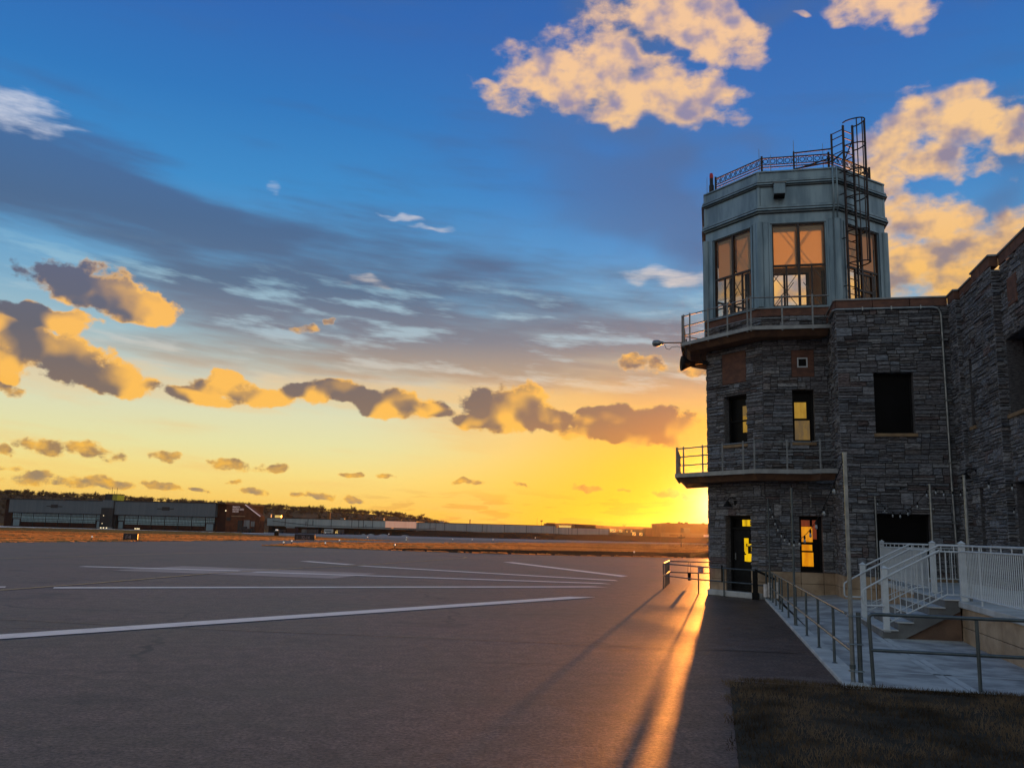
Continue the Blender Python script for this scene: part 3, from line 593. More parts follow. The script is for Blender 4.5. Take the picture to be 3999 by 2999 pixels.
mb.f = [(j * (nx + 1) + i, j * (nx + 1) + i + 1, (j + 1) * (nx + 1) + i + 1, (j + 1) * (nx + 1) + i)[::-1] for j in range(ny) for i in range(nx)]; mb.mi = [0] * len(mb.f)
solo('lawn_soil', mb, M['soil'], kind='structure')
# lawn blades
def blades(name, n, pick, h0, h1, wd, m, lean=0.5, clump=None):
    V = np.zeros((n, 3, 3), np.float32); k = 0
    while k < n:
        u, v, zz, s = pick()
        h = NR.uniform(h0, h1) * s; a = NR.uniform(0, 2 * pi); c, d = cos(a) * wd / 2, sin(a) * wd / 2
        la = NR.uniform(0, 2 * pi); ll = NR.uniform(0, lean) * h
        V[k] = ((u - c, v - d, zz), (u + c, v + d, zz), (u + cos(la) * ll, v + sin(la) * ll, zz + h)); k += 1
    me = bpy.data.meshes.new(name); me.vertices.add(n * 3); me.vertices.foreach_set('co', V.ravel())
    me.loops.add(n * 3); me.loops.foreach_set('vertex_index', np.arange(n * 3, dtype=np.int32))
    me.polygons.add(n); me.polygons.foreach_set('loop_start', np.arange(0, n * 3, 3, dtype=np.int32)); me.polygons.foreach_set('loop_total', np.full(n, 3, np.int32))
    me.materials.append(m); me.update(calc_edges=True); me.validate()
    o = bpy.data.objects.new(name, me); COL.objects.link(o); return o
def pick_lawn():
    while True:
        u = -1.72 + 10.6 * NR.rand(); v = -18.56 - 7.7 * NR.rand() ** 1.15
        if v > -18.70 + 0.10 * sin(u * 4.3) + 0.05 * sin(u * 13 + 1) + NR.uniform(-.07, .05) or u < -1.62 + 0.10 * sin(v * 4.7) + 0.05 * sin(v * 15) + NR.uniform(-.05, .07): continue
        d = sin(u * 3.1 + 1.3 * sin(v * 2.3)) * sin(v * 2.7 + u) + NR.uniform(-0.9, 0.9)
        if d > -0.75: return u, v, 0.03 + 0.05 * min(1, max(0, (u + 1.6) / .8), max(0, (-18.7 - v) / .5)), 1.0 if d > 0 else 0.7
g = blades('lawn_grass', 62000, pick_lawn, 0.035, 0.085, 0.011, M['lawn'], 1.1)
g.location = B2W(0, 0, 0); g.rotation_euler = (0, 0, ROT)
props(g, 'short dead brown lawn grass in the near right corner', 'grass', kind='stuff')
# dry field grass: low upright tufts that catch the sun from behind
def inside(p, poly):
    x, y = p; r = False
    for (x0, y0), (x1, y1) in zip(poly, poly[1:] + poly[:1]):
        if (y0 > y) != (y1 > y) and x < (x1 - x0) * (y - y0) / (y1 - y0) + x0: r = not r
    return r
def tufts(name, poly, holes, step, label):
    xs = [p[0] for p in poly]; ys = [p[1] for p in poly]; q = []
    area = (max(xs) - min(xs)) * (max(ys) - min(ys)); n = int(area / step)
    for _ in range(n):
        x = NR.uniform(min(xs), max(xs)); y = NR.uniform(min(ys), max(ys))
        if abs(atan2(x, y)) > radians(34) or not inside((x, y), poly) or any(inside((x, y), h) for h in holes): continue
        pat = sin(y * 0.23 + 0.02 * x + 1.5 * sin(x * 0.035)) + 0.8 * sin(y * 0.61 - x * 0.05) + NR.uniform(-0.9, 0.9)
        q.append((x, y, NR.uniform(0.05, 0.12) * (0.55 + 0.4 * max(0, pat + 0.6)), NR.uniform(0.4, 1.2), NR.uniform(-0.8, 0.8)))
    n = len(q); V = np.zeros((n, 4, 3), np.float32)
    for i, (x, y, h, wd, a) in enumerate(q):
        c, s = cos(a) * wd / 2, sin(a) * wd / 2; l = NR.uniform(-.4, .4) * h
        V[i] = ((x - c, y - s, 0), (x + c, y + s, 0), (x + c * .8 + l, y + s * .8, h * NR.uniform(.6, 1)), (x - c * .8 + l, y - s * .8, h))
    me = bpy.data.meshes.new(name); me.vertices.add(n * 4); me.vertices.foreach_set('co', V.ravel())
    me.loops.add(n * 4); me.loops.foreach_set('vertex_index', np.arange(n * 4, dtype=np.int32))
    me.polygons.add(n); me.polygons.foreach_set('loop_start', np.arange(0, n * 4, 4, dtype=np.int32)); me.polygons.foreach_set('loop_total', np.full(n, 4, np.int32))
    me.materials.append(M['dry']); me.update(calc_edges=True); me.validate()
    o = bpy.data.objects.new(name, me); COL.objects.link(o); return props(o, label, 'grass', kind='stuff')
tufts('field_grass', G1, [], 0.33, 'dry golden grass of the verge in front of the hangars')
tufts('field_grass', G2, [DK], 0.33, 'dry golden grass of the island beyond the dark strip')

# ------------------------------------------------------------------ split-face ashlar
TINTS = [((0.26, 0.255, 0.265), 10), ((0.22, 0.235, 0.265), 7), ((0.30, 0.29, 0.285), 6), ((0.225, 0.205, 0.21), 6), ((0.19, 0.185, 0.195), 5), ((0.235, 0.19, 0.165), 2.2), ((0.17, 0.10, 0.08), 0.7), ((0.36, 0.35, 0.345), 1.6)]
TW = [t[1] for t in TINTS]
class Facade:
    def __init__(s, O, a):
        s.O = Vector((O[0], O[1], 0)); s.a = Vector((a[0], a[1], 0)).normalized(); s.n = Vector((s.a.y, -s.a.x, 0))
    def p(s, t, z, d=0.0): return s.O + s.a * t + s.n * d + Vector((0, 0, z))
    def box(s, mb, t0, t1, z0, z1, d0, d1, bev=0.0):
        c = s.p((t0 + t1) / 2, (z0 + z1) / 2, (d0 + d1) / 2)
        return mb.obox(c, s.a, s.n, abs(t1 - t0), abs(d1 - d0), abs(z1 - z0), bev, ez=(0, 0, 1))
    def plate(s, mb, t0, t1, z0, z1, d): return mb.quad(s.p(t0, z0, d), s.p(t1, z0, d), s.p(t1, z1, d), s.p(t0, z1, d))
    def regions(s, r, ops):
        t0, t1, z0, z1 = r
        if t1 - t0 < 0.02 or z1 - z0 < 0.02: return []
        for i, (a, b, c, d) in enumerate(ops):
            if a < t1 - 1e-4 and b > t0 + 1e-4 and c < z1 - 1e-4 and d > z0 + 1e-4:
                rest = ops[i + 1:]; A, B, C, D = max(a, t0), min(b, t1), max(c, z0), min(d, z1)
                return s.regions((t0, t1, z0, C), rest) + s.regions((t0, t1, D, z1), rest) + s.regions((t0, A, C, D), rest) + s.regions((B, t1, C, D), rest)
        return [r]
    def block(s, mb, t0, t1, z0, z1):
        g = 0.007; t0 += g; t1 -= g; z0 += g; z1 -= g
        nx = max(2, int((t1 - t0) / 0.13) + 1); nz = max(2, int((z1 - z0) / 0.05) + 1)
        tc = [t0, t0 + 0.012] + [t0 + 0.012 + (t1 - t0 - 0.024) * i / nx for i in range(1, nx)] + [t1 - 0.012, t1]
        zc = [z0, z0 + 0.010] + [z0 + 0.010 + (z1 - z0 - 0.020) * i / nz for i in range(1, nz)] + [z1 - 0.010, z1]
        d0 = random.uniform(0.02, 0.065); tl = random.uniform(-0.012, 0.012); tz = random.uniform(-0.012, 0.02)
        c = random.choices(TINTS, TW)[0][0]; f = random.uniform(0.66, 1.14); c = tuple(0.62 * a_ + 0.38 * b_ for a_, b_ in zip(c, (0.215, 0.232, 0.262))); mb.col = tuple(x * f for x in c)
        vs = []; row = 0.0
        for j, z in enumerate(zc):
            row = 0.35 * row + random.uniform(-0.019, 0.019)
            for i, t in enumerate(tc):
                e = i in (0, len(tc) - 1) or j in (0, len(zc) - 1)
                d = 0.0 if e else d0 + row + tl * (2 * (t - t0) / (t1 - t0) - 1) + tz * (2 * (z - z0) / (z1 - z0) - 1) + random.uniform(-0.010, 0.010)
                vs.append(s.p(t, z, max(d, 0.0)))
        n = len(tc)
        mb.add(vs, [(j * n + i, j * n + i + 1, j * n + n + i + 1, j * n + n + i) for j in range(len(zc) - 1) for i in range(n - 1)])
    def stones(s, mb, back, r, ops):
        for (t0, t1, z0, z1) in s.regions(r, ops):
            s.plate(back, t0, t1, z0, z1, 0.0)
            z = z0
            while z < z1 - 1e-4:
                h = random.uniform(0.17, 0.42)
                if z1 - z - h < 0.15: h = z1 - z
                t = t0
                while t < t1 - 1e-4:
                    wd = random.uniform(0.24, 0.78)
                    if t1 - t - wd < 0.2: wd = t1 - t
                    k = 1
                    if h > 0.27: k = random.choices((1, 2, 3, 4, 5), (1, 2.2, 4, 3, 1.6 if h > 0.36 else 0))[0]
                    elif h > 0.18: k = random.choices((1, 2, 3), (1, 2.4, 1.4))[0]
                    cuts = [0] + sorted(max(0.1, min(0.9, (i + random.uniform(-0.22, 0.22)) / k)) for i in range(1, k)) + [1]
                    for c0, c1 in zip(cuts, cuts[1:]):
                        za, zb = z + h * c0, z + h * c1
                        if zb - za < 0.035: continue
                        if wd > 0.42 and random.random() < 0.42:
                            m_ = t + wd * random.uniform(0.3, 0.7); s.block(mb, t, m_, za, zb); s.block(mb, m_, t + wd, za, zb)
                        else: s.block(mb, t, t + wd, za, zb)
                    t += wd
                z += h
    def reveal(s, mb, t0, t1, z0, z1, dep):
        P = s.p
        mb.quad(P(t0, z0, 0), P(t0, z1, 0), P(t0, z1, -dep), P(t0, z0, -dep)); mb.quad(P(t1, z0, -dep), P(t1, z1, -dep), P(t1, z1, 0), P(t1, z0, 0))
        mb.quad(P(t0, z1, -dep), P(t0, z1, 0), P(t1, z1, 0), P(t1, z1, -dep)); mb.quad(P(t0, z0, 0), P(t0, z0, -dep), P(t1, z0, -dep), P(t1, z0, 0))
    def frame(s, mb, t0, t1, z0, z1, fw, d0, d1):
        s.box(mb, t0, t0 + fw, z0, z1, d0, d1); s.box(mb, t1 - fw, t1, z0, z1, d0, d1)
        s.box(mb, t0 + fw, t1 - fw, z1 - fw, z1, d0, d1 - 0.002); s.box(mb, t0 + fw, t1 - fw, z0, z0 + fw, d0, d1 - 0.002)

# ------------------------------------------------------------------ control tower
CU, CV = 1.375, 3.32
def ov(ap, k):
    R_ = ap / cos(pi / 8); a = radians(-67.5 + 45 * k); return (CU + R_ * sin(a), CV - R_ * cos(a))
def octa(ap): return [ov(ap, k) for k in range(8)]
tw = T('control_tower', 'octagonal stone control tower with a glazed blue-grey metal cab on top', 'control tower', (CU, CV, 0))
FACES = []
for k in range(8):
    a, b = ov(3.32, k), ov(3.32, (k + 1) % 8); FACES.append(Facade(a, (b[0] - a[0], b[1] - a[1])))
SD = 2.75
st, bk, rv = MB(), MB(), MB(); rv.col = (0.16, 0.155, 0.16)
o0 = [(0.84, 2.05, 0.0, 2.90), (0.77, 1.98, 7.82, 9.00), (0.84, 1.97, 5.51, 7.36)]
o1 = [(1.01, 1.74, 5.50, 7.40), (1.13, 1.88, 0.98, 2.91), (1.01, 1.78, 7.86, 8.84)]
FACES[0].stones(st, bk, (0, SD, 0.98, 10.13), o0); FACES[1].stones(st, bk, (0, SD, 0.98, 10.13), o1)
FACES[7].stones(st, bk, (0, SD, 0.98, 10.13), []); FACES[6].stones(st, bk, (0, SD, 0.98, 10.13), [])
for k in (2, 3, 4, 5): FACES[k].plate(bk, 0, SD, 0, 10.13, 0)
for k in (6, 7): FACES[k].plate(bk, 0, SD, 0, 0.98, -0.01)
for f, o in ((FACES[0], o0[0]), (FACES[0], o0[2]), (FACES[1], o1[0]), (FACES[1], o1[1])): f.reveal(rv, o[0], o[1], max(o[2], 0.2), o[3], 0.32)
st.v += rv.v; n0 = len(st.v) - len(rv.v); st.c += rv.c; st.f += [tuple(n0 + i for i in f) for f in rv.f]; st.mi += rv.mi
wall = tw.part('stone_wall', st, M['stone'])
tw.part('mortar_backing', bk, M['mortar'])
# rough quoin chips on the arrises keep the silhouette uneven
def tanpanels(mb, f, t0, t1, z1=0.98, d=0.045):
    t = t0
    cols = []
    while t < t1 - 0.01:
        wd = random.uniform(0.6, 1.0); wd = t1 - t if t1 - t - wd < 0.4 else wd; cols.append((t, t + wd)); t += wd
    for a, b in cols: f.box(mb, a + .006, b - .006, 0.0, z1 * 0.60, -0.1, d, 0.01); f.box(mb, a + .006, b - .006, z1 * 0.60 + .01, z1, -0.1, d + random.uniform(-.008, .008), 0.01)
for fk, a, b, z1 in ((0, 0, 0.84, .98), (0, 2.05, SD, .98), (1, 0, 1.13, .98), (1, 1.13, 1.88, .975), (1, 1.88, SD, .98), (7, 0, SD, .98)):
    m_ = MB(); tanpanels(m_, FACES[fk], a, b, z1); tw.part('limestone_base', m_, M['tan'])
m_ = MB(); FACES[0].box(m_, 0.775, 1.975, 7.825, 8.995, -0.08, 0.03, 0.01); tw.part('sandstone_panel', m_, M['red'])
m_ = MB()
for a, b, c, d in ((1.01, 1.20, 7.86, 8.84), (1.57, 1.78, 7.86, 8.84), (1.20, 1.57, 7.86, 8.20), (1.20, 1.57, 8.57, 8.84)): FACES[1].box(m_, a + .002, b - .002, c + .002, d - .002, -0.12, 0.03)
tw.part('sandstone_panel', m_, M['red'])
m_ = MB(); FACES[1].frame(m_, 1.205, 1.565, 8.205, 8.565, 0.045, -0.08, 0.035)
sw = tw.part('small_window', m_, M['white'], label='small square window with a white frame in a red panel'); m_ = MB(); FACES[1].plate(m_, 1.24, 1.53, 8.24, 8.53, -0.06); tw.part('pane', m_, M['darkglass'], sw)
# windows whose panes glow with painted sunset light
def glow_window(f, t0, t1, z0, z1, zmid, panes, label, sill=True, dep=0.26):
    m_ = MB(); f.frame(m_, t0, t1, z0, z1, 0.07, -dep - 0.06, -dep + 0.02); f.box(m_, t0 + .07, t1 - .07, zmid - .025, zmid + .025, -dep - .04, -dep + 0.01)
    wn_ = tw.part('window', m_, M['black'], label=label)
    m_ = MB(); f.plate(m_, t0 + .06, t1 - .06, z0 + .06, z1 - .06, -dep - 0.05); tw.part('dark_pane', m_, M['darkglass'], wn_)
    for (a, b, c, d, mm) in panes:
        m_ = MB(); f.box(m_, a, b, c, d, -dep - 0.046, -dep - 0.034); tw.part('glow_pane', m_, M[mm], wn_)
    if sill:
        m_ = MB(); f.box(m_, t0 - .05, t1 + .05, z0 - .11, z0 - .005, -dep, 0.075, 0.012); tw.part('sill', m_, M['brass'], wn_)
glow_window(FACES[0], 0.845, 1.965, 5.515, 7.355, 6.42, [(1.48, 1.78, 6.46, 6.97, 'umber'), (1.48, 1.70, 6.44, 6.60, 'amber2'), (1.48, 1.68, 5.98, 6.38, 'amber2'), (1.69, 1.82, 6.02, 6.38, 'umber')], 'deep dark window with a narrow dim amber pane')
glow_window(FACES[1], 1.015, 1.735, 5.505, 7.395, 6.36, [(1.085, 1.50, 6.40, 6.98, 'amber2'), (1.085, 1.60, 5.62, 6.32, 'umber')], 'tall sash window with a dim amber upper pane')
glow_window(FACES[1], 1.135, 1.875, 0.985, 2.905, 1.98, [(1.205, 1.58, 2.02, 2.55, 'amber'), (1.205, 1.50, 2.56, 2.78, 'rust'), (1.585, 1.72, 2.12, 2.78, 'rust'), (1.205, 1.59, 1.18, 1.66, 'amber'), (1.205, 1.56, 1.72, 1.93, 'amber')], 'ground floor window glowing bright amber', sill=False)
# entrance door
f = FACES[0]; m_ = MB(); f.frame(m_, 0.845, 2.045, 0.22, 2.895, 0.09, -0.36, -0.22); f.box(m_, 0.935, 1.955, 2.40, 2.49, -0.36, -0.23)
dr = tw.part('door_frame', m_, M['black'])
m_ = MB(); f.box(m_, 0.94, 1.95, 0.24, 2.395, -0.34, -0.27); dr = tw.part('door', m_, M['black'], label='black door with a glowing yellow glass panel')
m_ = MB(); f.box(m_, 1.42, 1.90, 1.24, 2.14, -0.272, -0.262); tw.part('glazing', m_, M['darkglass'], dr)
m_ = MB()
for a, b, c, d in ((1.47, 1.68, 1.90, 2.10), (1.47, 1.56, 1.62, 1.90), (1.56, 1.86, 1.26, 1.55), (1.62, 1.86, 1.82, 1.90), (1.50, 1.64, 1.55, 1.80), (1.80, 1.86, 1.55, 1.82), (1.48, 1.56, 1.27, 1.50)): f.box(m_, a, b, c, d, -0.262, -0.256)
tw.part('glow_glass', m_, M['yellow'], dr)  # yellow glow stands in for sunset seen through the building
m_ = MB(); f.box(m_, 1.02, 1.07, 1.30, 1.56, -0.27, -0.235, .01); m_.tube([f.p(1.045, 1.36, -0.24), f.p(1.045, 1.36, -0.19), f.p(1.13, 1.36, -0.19)], 0.012, 6); tw.part('handle', m_, M['pipe'], dr)
m_ = MB(); f.plate(m_, 0.93, 1.96, 2.48, 2.81, -0.31); tr = tw.part('transom_window', m_, M['darkglass'])
m_ = MB()
for a, b in ((1.36, 1.52), (1.55, 1.72), (1.75, 1.90)): f.box(m_, a, b, 2.53, 2.76, -0.305, -0.298)
tw.part('glow_pane', m_, M['yellow'], tr)
m_ = MB(); m_.prism([(-2.15, 2.05), (-0.55, 0.42), (-0.12, 0.12), (-0.05, -0.42), (-0.45, 0.62), (-2.4, 2.5)][::-1], 0.0, 0.16)
m_ = MB(); m_ = MB(); f.box(m_, 0.10, 2.72, 0.0, 0.20, 0.04, 0.30, 0.02); tw.part('door_step', m_, M['concrete'])
# balconies
def balcony(ptop, zt, thick, lip, name, label, rails, posts, zr0):
    n = len(ptop); ins = []
    for (u, v) in ptop:
        d = Vector((CU - u, CV - v)); d = d.normalized() * 0.34; ins.append((u + d.x, v + d.y))
    m_ = MB(); m_.prism(ptop, zt - thick, zt - 0.02, ins); bal = tw.part(name, m_, M['soffit'], label=label)
    m_ = MB()
    for (a, b) in zip(ptop, ptop[1:]):
        d = Vector((b[0] - a[0], b[1] - a[1], 0)); L = d.length; d.normalize(); nrm = Vector((d.y, -d.x, 0))
        m_.obox(Vector(((a[0] + b[0]) / 2, (a[1] + b[1]) / 2, zt - lip / 2 + 0.02)) + nrm * 0.015, d, nrm, L + 0.03, 0.035, lip, ez=(0, 0, 1))
    tw.part('edge_trim', m_, M['edge'], bal)
    for z in rails:
        m_ = MB()
        for (a, b) in zip(ptop, ptop[1:]):
            d = Vector((b[0] - a[0], b[1] - a[1], 0)).normalized(); i_ = Vector((-d.y, d.x, 0)) * 0.05
            m_.tube([Vector((a[0], a[1], z)) + i_, Vector((b[0], b[1], z)) + i_], 0.024, 6)
        tw.part('rail', m_, M['rail'], bal)
    for (u, v) in posts:
        m_ = MB(); m_.box(u - .028, u + .028, v - .028, v + .028, zt - 0.15, zr0 + 0.06); tw.part('post', m_, M['rail'], bal)
def along(a, b, ts):
    d = Vector((b[0] - a[0], b[1] - a[1])); L = d.length; d.normalize(); i_ = Vector((-d.y, d.x)) * 0.03
    return [(a[0] + d.x * t + i_.x, a[1] + d.y * t + i_.y) for t in ts]
Z_, A_, B_, C_ = ov(4.32, 7), ov(4.32, 0), ov(4.32, 1), (2.26, -1.0)
up = [ov(4.32, 6), Z_, A_, B_, C_]
balcony(up, 9.52, 0.30, 0.13, 'upper_balcony', 'upper balcony with a pale metal edge below the cab', (10.60, 10.19, 9.83), along(Z_, A_, (0.3, 1.5, 2.6, 3.5)) + along(A_, B_, (0.1, 0.44, 1.42, 2.41, 3.38)) + along(B_, C_, (0.0, 1.07, 2.1)), 10.60)
dA = Vector((A_[0] - B_[0], A_[1] - B_[1])).normalized(); A2 = (A_[0] + dA.x * 0.36, A_[1] + dA.y * 0.36)
dz_ = Vector((Z_[0] - A_[0], Z_[1] - A_[1])).normalized(); Z2 = (A2[0] + dz_.x * 4.0, A2[1] + dz_.y * 4.0)
low = [Z2, A2, B_, (1.50, -1.0), (1.76, -1.42), (2.26, -1.46)]
balcony(low, 4.45, 0.34, 0.15, 'lower_balcony', 'lower balcony with a pale edge and grey rails', (5.42, 5.10, 4.77), along(Z2, A2, (0.6, 1.8, 2.9, 3.97)) + along(A2, B_, (0.06, 0.4, 1.42, 2.42, 3.42)) + along(B_, (1.5, -1.0), (0.02, 1.11)) + [(1.74, -1.36)], 5.42)
# cab
m_ = MB(); m_.prism(octa(3.36), 10.13, 10.42); tw.part('sandstone_band', m_, M['red'])
m_ = MB(); m_.prism(octa(3.42), 10.42, 10.47); tw.part('cab_sill', m_, M['cab'])
m_ = MB()
for ap, z0, z1 in ((3.35, 13.73, 14.09), (3.37, 14.34, 15.15), (3.37, 15.33, 15.68)): m_.prism(octa(ap), z0, z1)
cabw = tw.part('cab_fascia', m_, M['cab'])
m_ = MB()
for ap, z0, z1 in ((3.41, 14.085, 14.15), (3.50, 14.148, 14.20), (3.46, 14.25, 14.345), (3.41, 15.12, 15.17), (3.50, 15.168, 15.21), (3.46, 15.265, 15.34), (3.42, 15.67, 15.72)): m_.prism(octa(ap), z0, z1)
tw.part('cornice', m_, M['cab'])
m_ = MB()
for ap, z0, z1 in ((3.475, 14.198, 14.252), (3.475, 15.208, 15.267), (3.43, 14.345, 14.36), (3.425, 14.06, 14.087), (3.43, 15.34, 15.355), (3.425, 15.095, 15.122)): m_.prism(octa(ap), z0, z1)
tw.part('cornice_painted_shadow', m_, M['cabshade'])  # dark bands painted in for the shade under each moulding
m_ = MB(); m_.prism(octa(3.2), 10.40, 10.475); tw.part('cab_floor', m_, M['cream'])
m_ = MB(); m_.prism(octa(3.25), 13.66, 13.735); tw.part('cab_ceiling', m_, M['cream'])
for k in range(8):
    u, v = ov(3.32, k); m_ = MB(); m_.tube([(u, v, 10.47), (u, v, 13.73)], 0.15, 12)
    for fk, t0, t1 in ((k, 0.10, 0.32), ((k - 1) % 8, SD - 0.32, SD - 0.10)): FACES[fk].box(m_, t0, t1, 10.47, 13.73, -0.16, 0.035, 0.012)
    li_ = MB()
    for fk, t0, t1 in ((k, 0.0, 0.42), ((k - 1) % 8, SD - 0.42, SD)): FACES[fk].box(li_, t0 + .07, t1 - .07, 10.47, 13.66, -0.20, -0.163)
    tw.part('column_lining', li_, M['cream'])
    m_.tube([(u, v, 14.35), (u, v, 15.14)], 0.085, 8); m_.tube([(u, v, 15.34), (u, v, 15.67)], 0.085, 8)
    tw.part('corner_column', m_, M['cab'])
    f = FACES[k]; m_ = MB()
    for a, b, d in ((0.32, 0.38, 0.06), (0.38, 0.44, 0.02), (SD - 0.38, SD - 0.32, 0.06), (SD - 0.44, SD - 0.38, 0.02)): f.box(m_, a, b, 10.47, 13.72, -0.1, d)
    f.box(m_, 0.44, SD - 0.44, 13.64, 13.72, -0.1, 0.02); f.box(m_, 0.38, SD - 0.38, 13.66, 13.725, -0.09, 0.06)
    wf = tw.part('cab_window', m_, M['cab'])
    m_ = MB(); mid = SD / 2
    f.box(m_, mid - .045, mid + .045, 10.47, 13.64, -0.09, 0.0); f.box(m_, 0.44, mid - .045, 12.0, 12.075, -0.08, -0.012); f.box(m_, mid + .045, SD - .44, 12.0, 12.075, -0.08, -0.012)
    f.box(m_, 0.44, 0.475, 10.47, 13.64, -0.085, -0.01); f.box(m_, SD - .475, SD - .44, 10.47, 13.64, -0.085, -0.01); f.box(m_, 0.475, SD - .475, 13.60, 13.64, -0.085, -0.01); f.box(m_, 0.475, SD - .475, 10.47, 10.53, -0.085, -0.01)
    if k == 2:
        f.box(m_, 0.95, 1.02, 10.47, 12.0, -0.08, 0.0); f.box(m_, 1.9, 1.97, 10.47, 12.0, -0.08, 0.0); f.box(m_, 1.02, 1.9, 11.85, 11.93, -0.08, -0.005); f.box(m_, 1.02, 1.9, 11.2, 11.28, -0.08, -0.005)
    else:
        for t in (0.93, SD - 0.93): f.box(m_, t - .03, t + .03, 10.53, 12.0, -0.075, -0.015)
        f.box(m_, 0.475, SD - .475, 10.83, 10.87, -0.07, -0.02)
    tw.part('mullions', m_, M['mullion'], wf)
    m_ = MB(); f.plate(m_, 0.46, SD - .46, 10.5, 13.62, -0.05); tw.part('pane', m_, M['glass'], wf)
    if k in (7, 0, 1, 2):
        for a, b in ((0.50, mid - .075), (mid + .075, SD - .50)):
            m_ = MB(); f.box(m_, a, b, 12.02, 13.52, -0.168, -0.16); f.box(m_, a - .01, b + .01, 12.0, 12.025, -0.175, -0.153); tw.part('roller_shade', m_, M['shade'], wf)
        m_ = MB(); f.box(m_, 0.48, SD - .48, 13.50, 13.62, -0.2, -0.15); tw.part('shade_box', m_, M['cream'], wf)
    m_ = MB()
    for a, b in (((0.5, 11.55), (1.95, 13.62)), ((SD - .5, 11.55), (0.8, 13.62)), ((0.5, 10.5), (1.2, 11.5)), ((SD - .5, 10.5), (SD - 1.2, 11.5))): m_.tube([f.p(a[0], a[1], -0.42), f.p(b[0], b[1], -0.42)], 0.016, 5)
    tw.part('brace_rod', m_, M['rail'], wf)
for k in (6,):          # posts and a desk inside, seen through the glass
    a, b = ov(2.3, k), ov(2.2, k); m_ = MB(); m_.box(a[0] - .12, a[0] + .12, a[1] - .1, a[1] + .1, 10.47, 13.66); tw.part('inner_post', m_, M['cream'])
f = FACES[1]; m_ = MB(); f.box(m_, 0.52, 0.93, 14.66, 15.08, 0.0, 0.48, 0.015); vt = tw.part('fan_vent', m_, M['cab']); m_ = MB(); f.box(m_, 0.53, 0.92, 14.62, 14.668, 0.02, 0.47); tw.part('vent_grille', m_, M['black'], vt)
m_ = MB(); f.box(m_, 0.48, 0.97, 15.08, 15.10, 0.0, 0.50); tw.part('vent_cap', m_, M['edge'], vt)
# roof rail with its row of rings
RING = octa(2.93)
def ringrail(k):
    a, b = Vector(RING[k] + (0,)), Vector(RING[(k + 1) % 8] + (0,)); d = b - a; L = d.length; d.normalize(); m_ = MB()
    for z, r in ((16.44, 0.026), (16.17, 0.02), (16.07, 0.022)): m_.tube([a + Vector((0, 0, z)), b + Vector((0, 0, z))], r, 6)
    n = 9
    for i in range(n):
        c = a + d * (L * (i + 0.5) / n) + Vector((0, 0, 16.305))
        m_.tube([c + d * (0.088 * cos(t)) + Vector((0, 0, 0.088 * sin(t))) for t in [2 * pi * j / 12 for j in range(13)]], 0.014, 4, cap=False)
        e = a + d * (L * i / n); m_.tube([e + Vector((0, 0, 16.17)), e + Vector((0, 0, 16.44))], 0.014, 4)
    return m_
for k in (7, 0, 1, 2, 3):
    rr_ = tw.part('roof_rail', ringrail(k), M['ladder'])
    m_ = MB(); u, v = RING[k]; m_.tube([(u, v, 15.7), (u, v, 16.52)], 0.045, 6); tw.part('post', m_, M['ladder'], rr_)
u, v = RING[4]; m_ = MB(); m_.tube([(u, v, 15.7), (u, v, 16.52)], 0.045, 6); tw.part('roof_rail_post', m_, M['ladder'])
m_ = MB(); m_.tube([(1.32, .22, 15.7), (1.32, .22, 16.56)], 0.035, 6); tw.part('roof_rail_post', m_, M['ladder'])
m_ = MB(); m_.tube([(1.4, .25, 15.86), (2.68, .3, 16.25)], 0.03, 6); m_.tube([(1.32, .22, 15.86), (2.68, .12, 16.02)], 0.03, 6); m_.tube([(1.32, .22, 16.5), (2.68, .1, 16.52)], 0.028, 6); tw.part('walkway_brace', m_, M['ladder'])
for (u, v, z0, z1) in ((0.06, .25, 15.9, 16.78), (1.32, .22, 16.5, 17.0), (2.37, .22, 15.8, 16.80), (1.42, .22, 15.8, 16.55), (0.48, .25, 15.72, 16.50), (-1.9, 2.55, 15.7, 16.7), (-1.78, 2.45, 16.4, 16.85)):
    m_ = MB(); m_.tube([(u, v, z0), (u, v, z1)], 0.013, 5, 0.008); tw.part('antenna_rod', m_, M['rail'])
m_ = MB(); m_.lathe((-1.72, 2.3, 15.7), [(0.0, 0), (.1, 0), (.1, .55), (.07, .56), (.07, .86), (.0, .9)], 10); bc = tw.part('beacon_mount', m_, M['ladder'])
m_ = MB(); m_.lathe((-1.72, 2.3, 16.55), [(.075, 0), (.08, .12), (.05, .22), (0, .24)], 10); tw.part('red_beacon', m_, M['redlamp'], bc)
m_ = MB(); m_.lathe((0.25, .42, 15.7), [(.24, 0), (.24, .1), (.20, .13), (.20, .17), (0, .18)], 14); tw.part('roof_vent', m_, M['cab'])
# caged ladder
f2 = FACES[2]; LT = 17.35
m_ = MB()
for s_ in (0.2, 0.75): f2.box(m_, s_ - .035, s_ + .035, 10.5, LT + (0.0 if s_ < .5 else 0.15), 0.23, 0.29)
ld = tw.part('caged_ladder', m_, M['ladder'], label='dark caged ladder climbing past the cab roof')
m_ = MB(); m_.tube([f2.p(0.2, 10.6, .26), f2.p(0.75, 10.6, .26)], 0.02, 5); rg = tw.part('rung', m_, M['ladder'], ld)
for i in range(1, 24): tw.rep(rg, (0, 0, i * 0.285))
for z in (12.0, 13.2, 14.5, 15.5, 16.5, LT + 0.1):
    m_ = MB(); m_.tube([f2.p(0.475 + 0.36 * cos(t), z, .26 + 0.72 * sin(t)) if 0 else f2.p(0.475 - 0.33 * cos(t) * (1 if 0 < t < pi else .84), z, .26 + 0.70 * sin(t)) for t in [pi * j / 14 for j in range(15)]], 0.026, 5); tw.part('cage_hoop', m_, M['ladder'], ld)
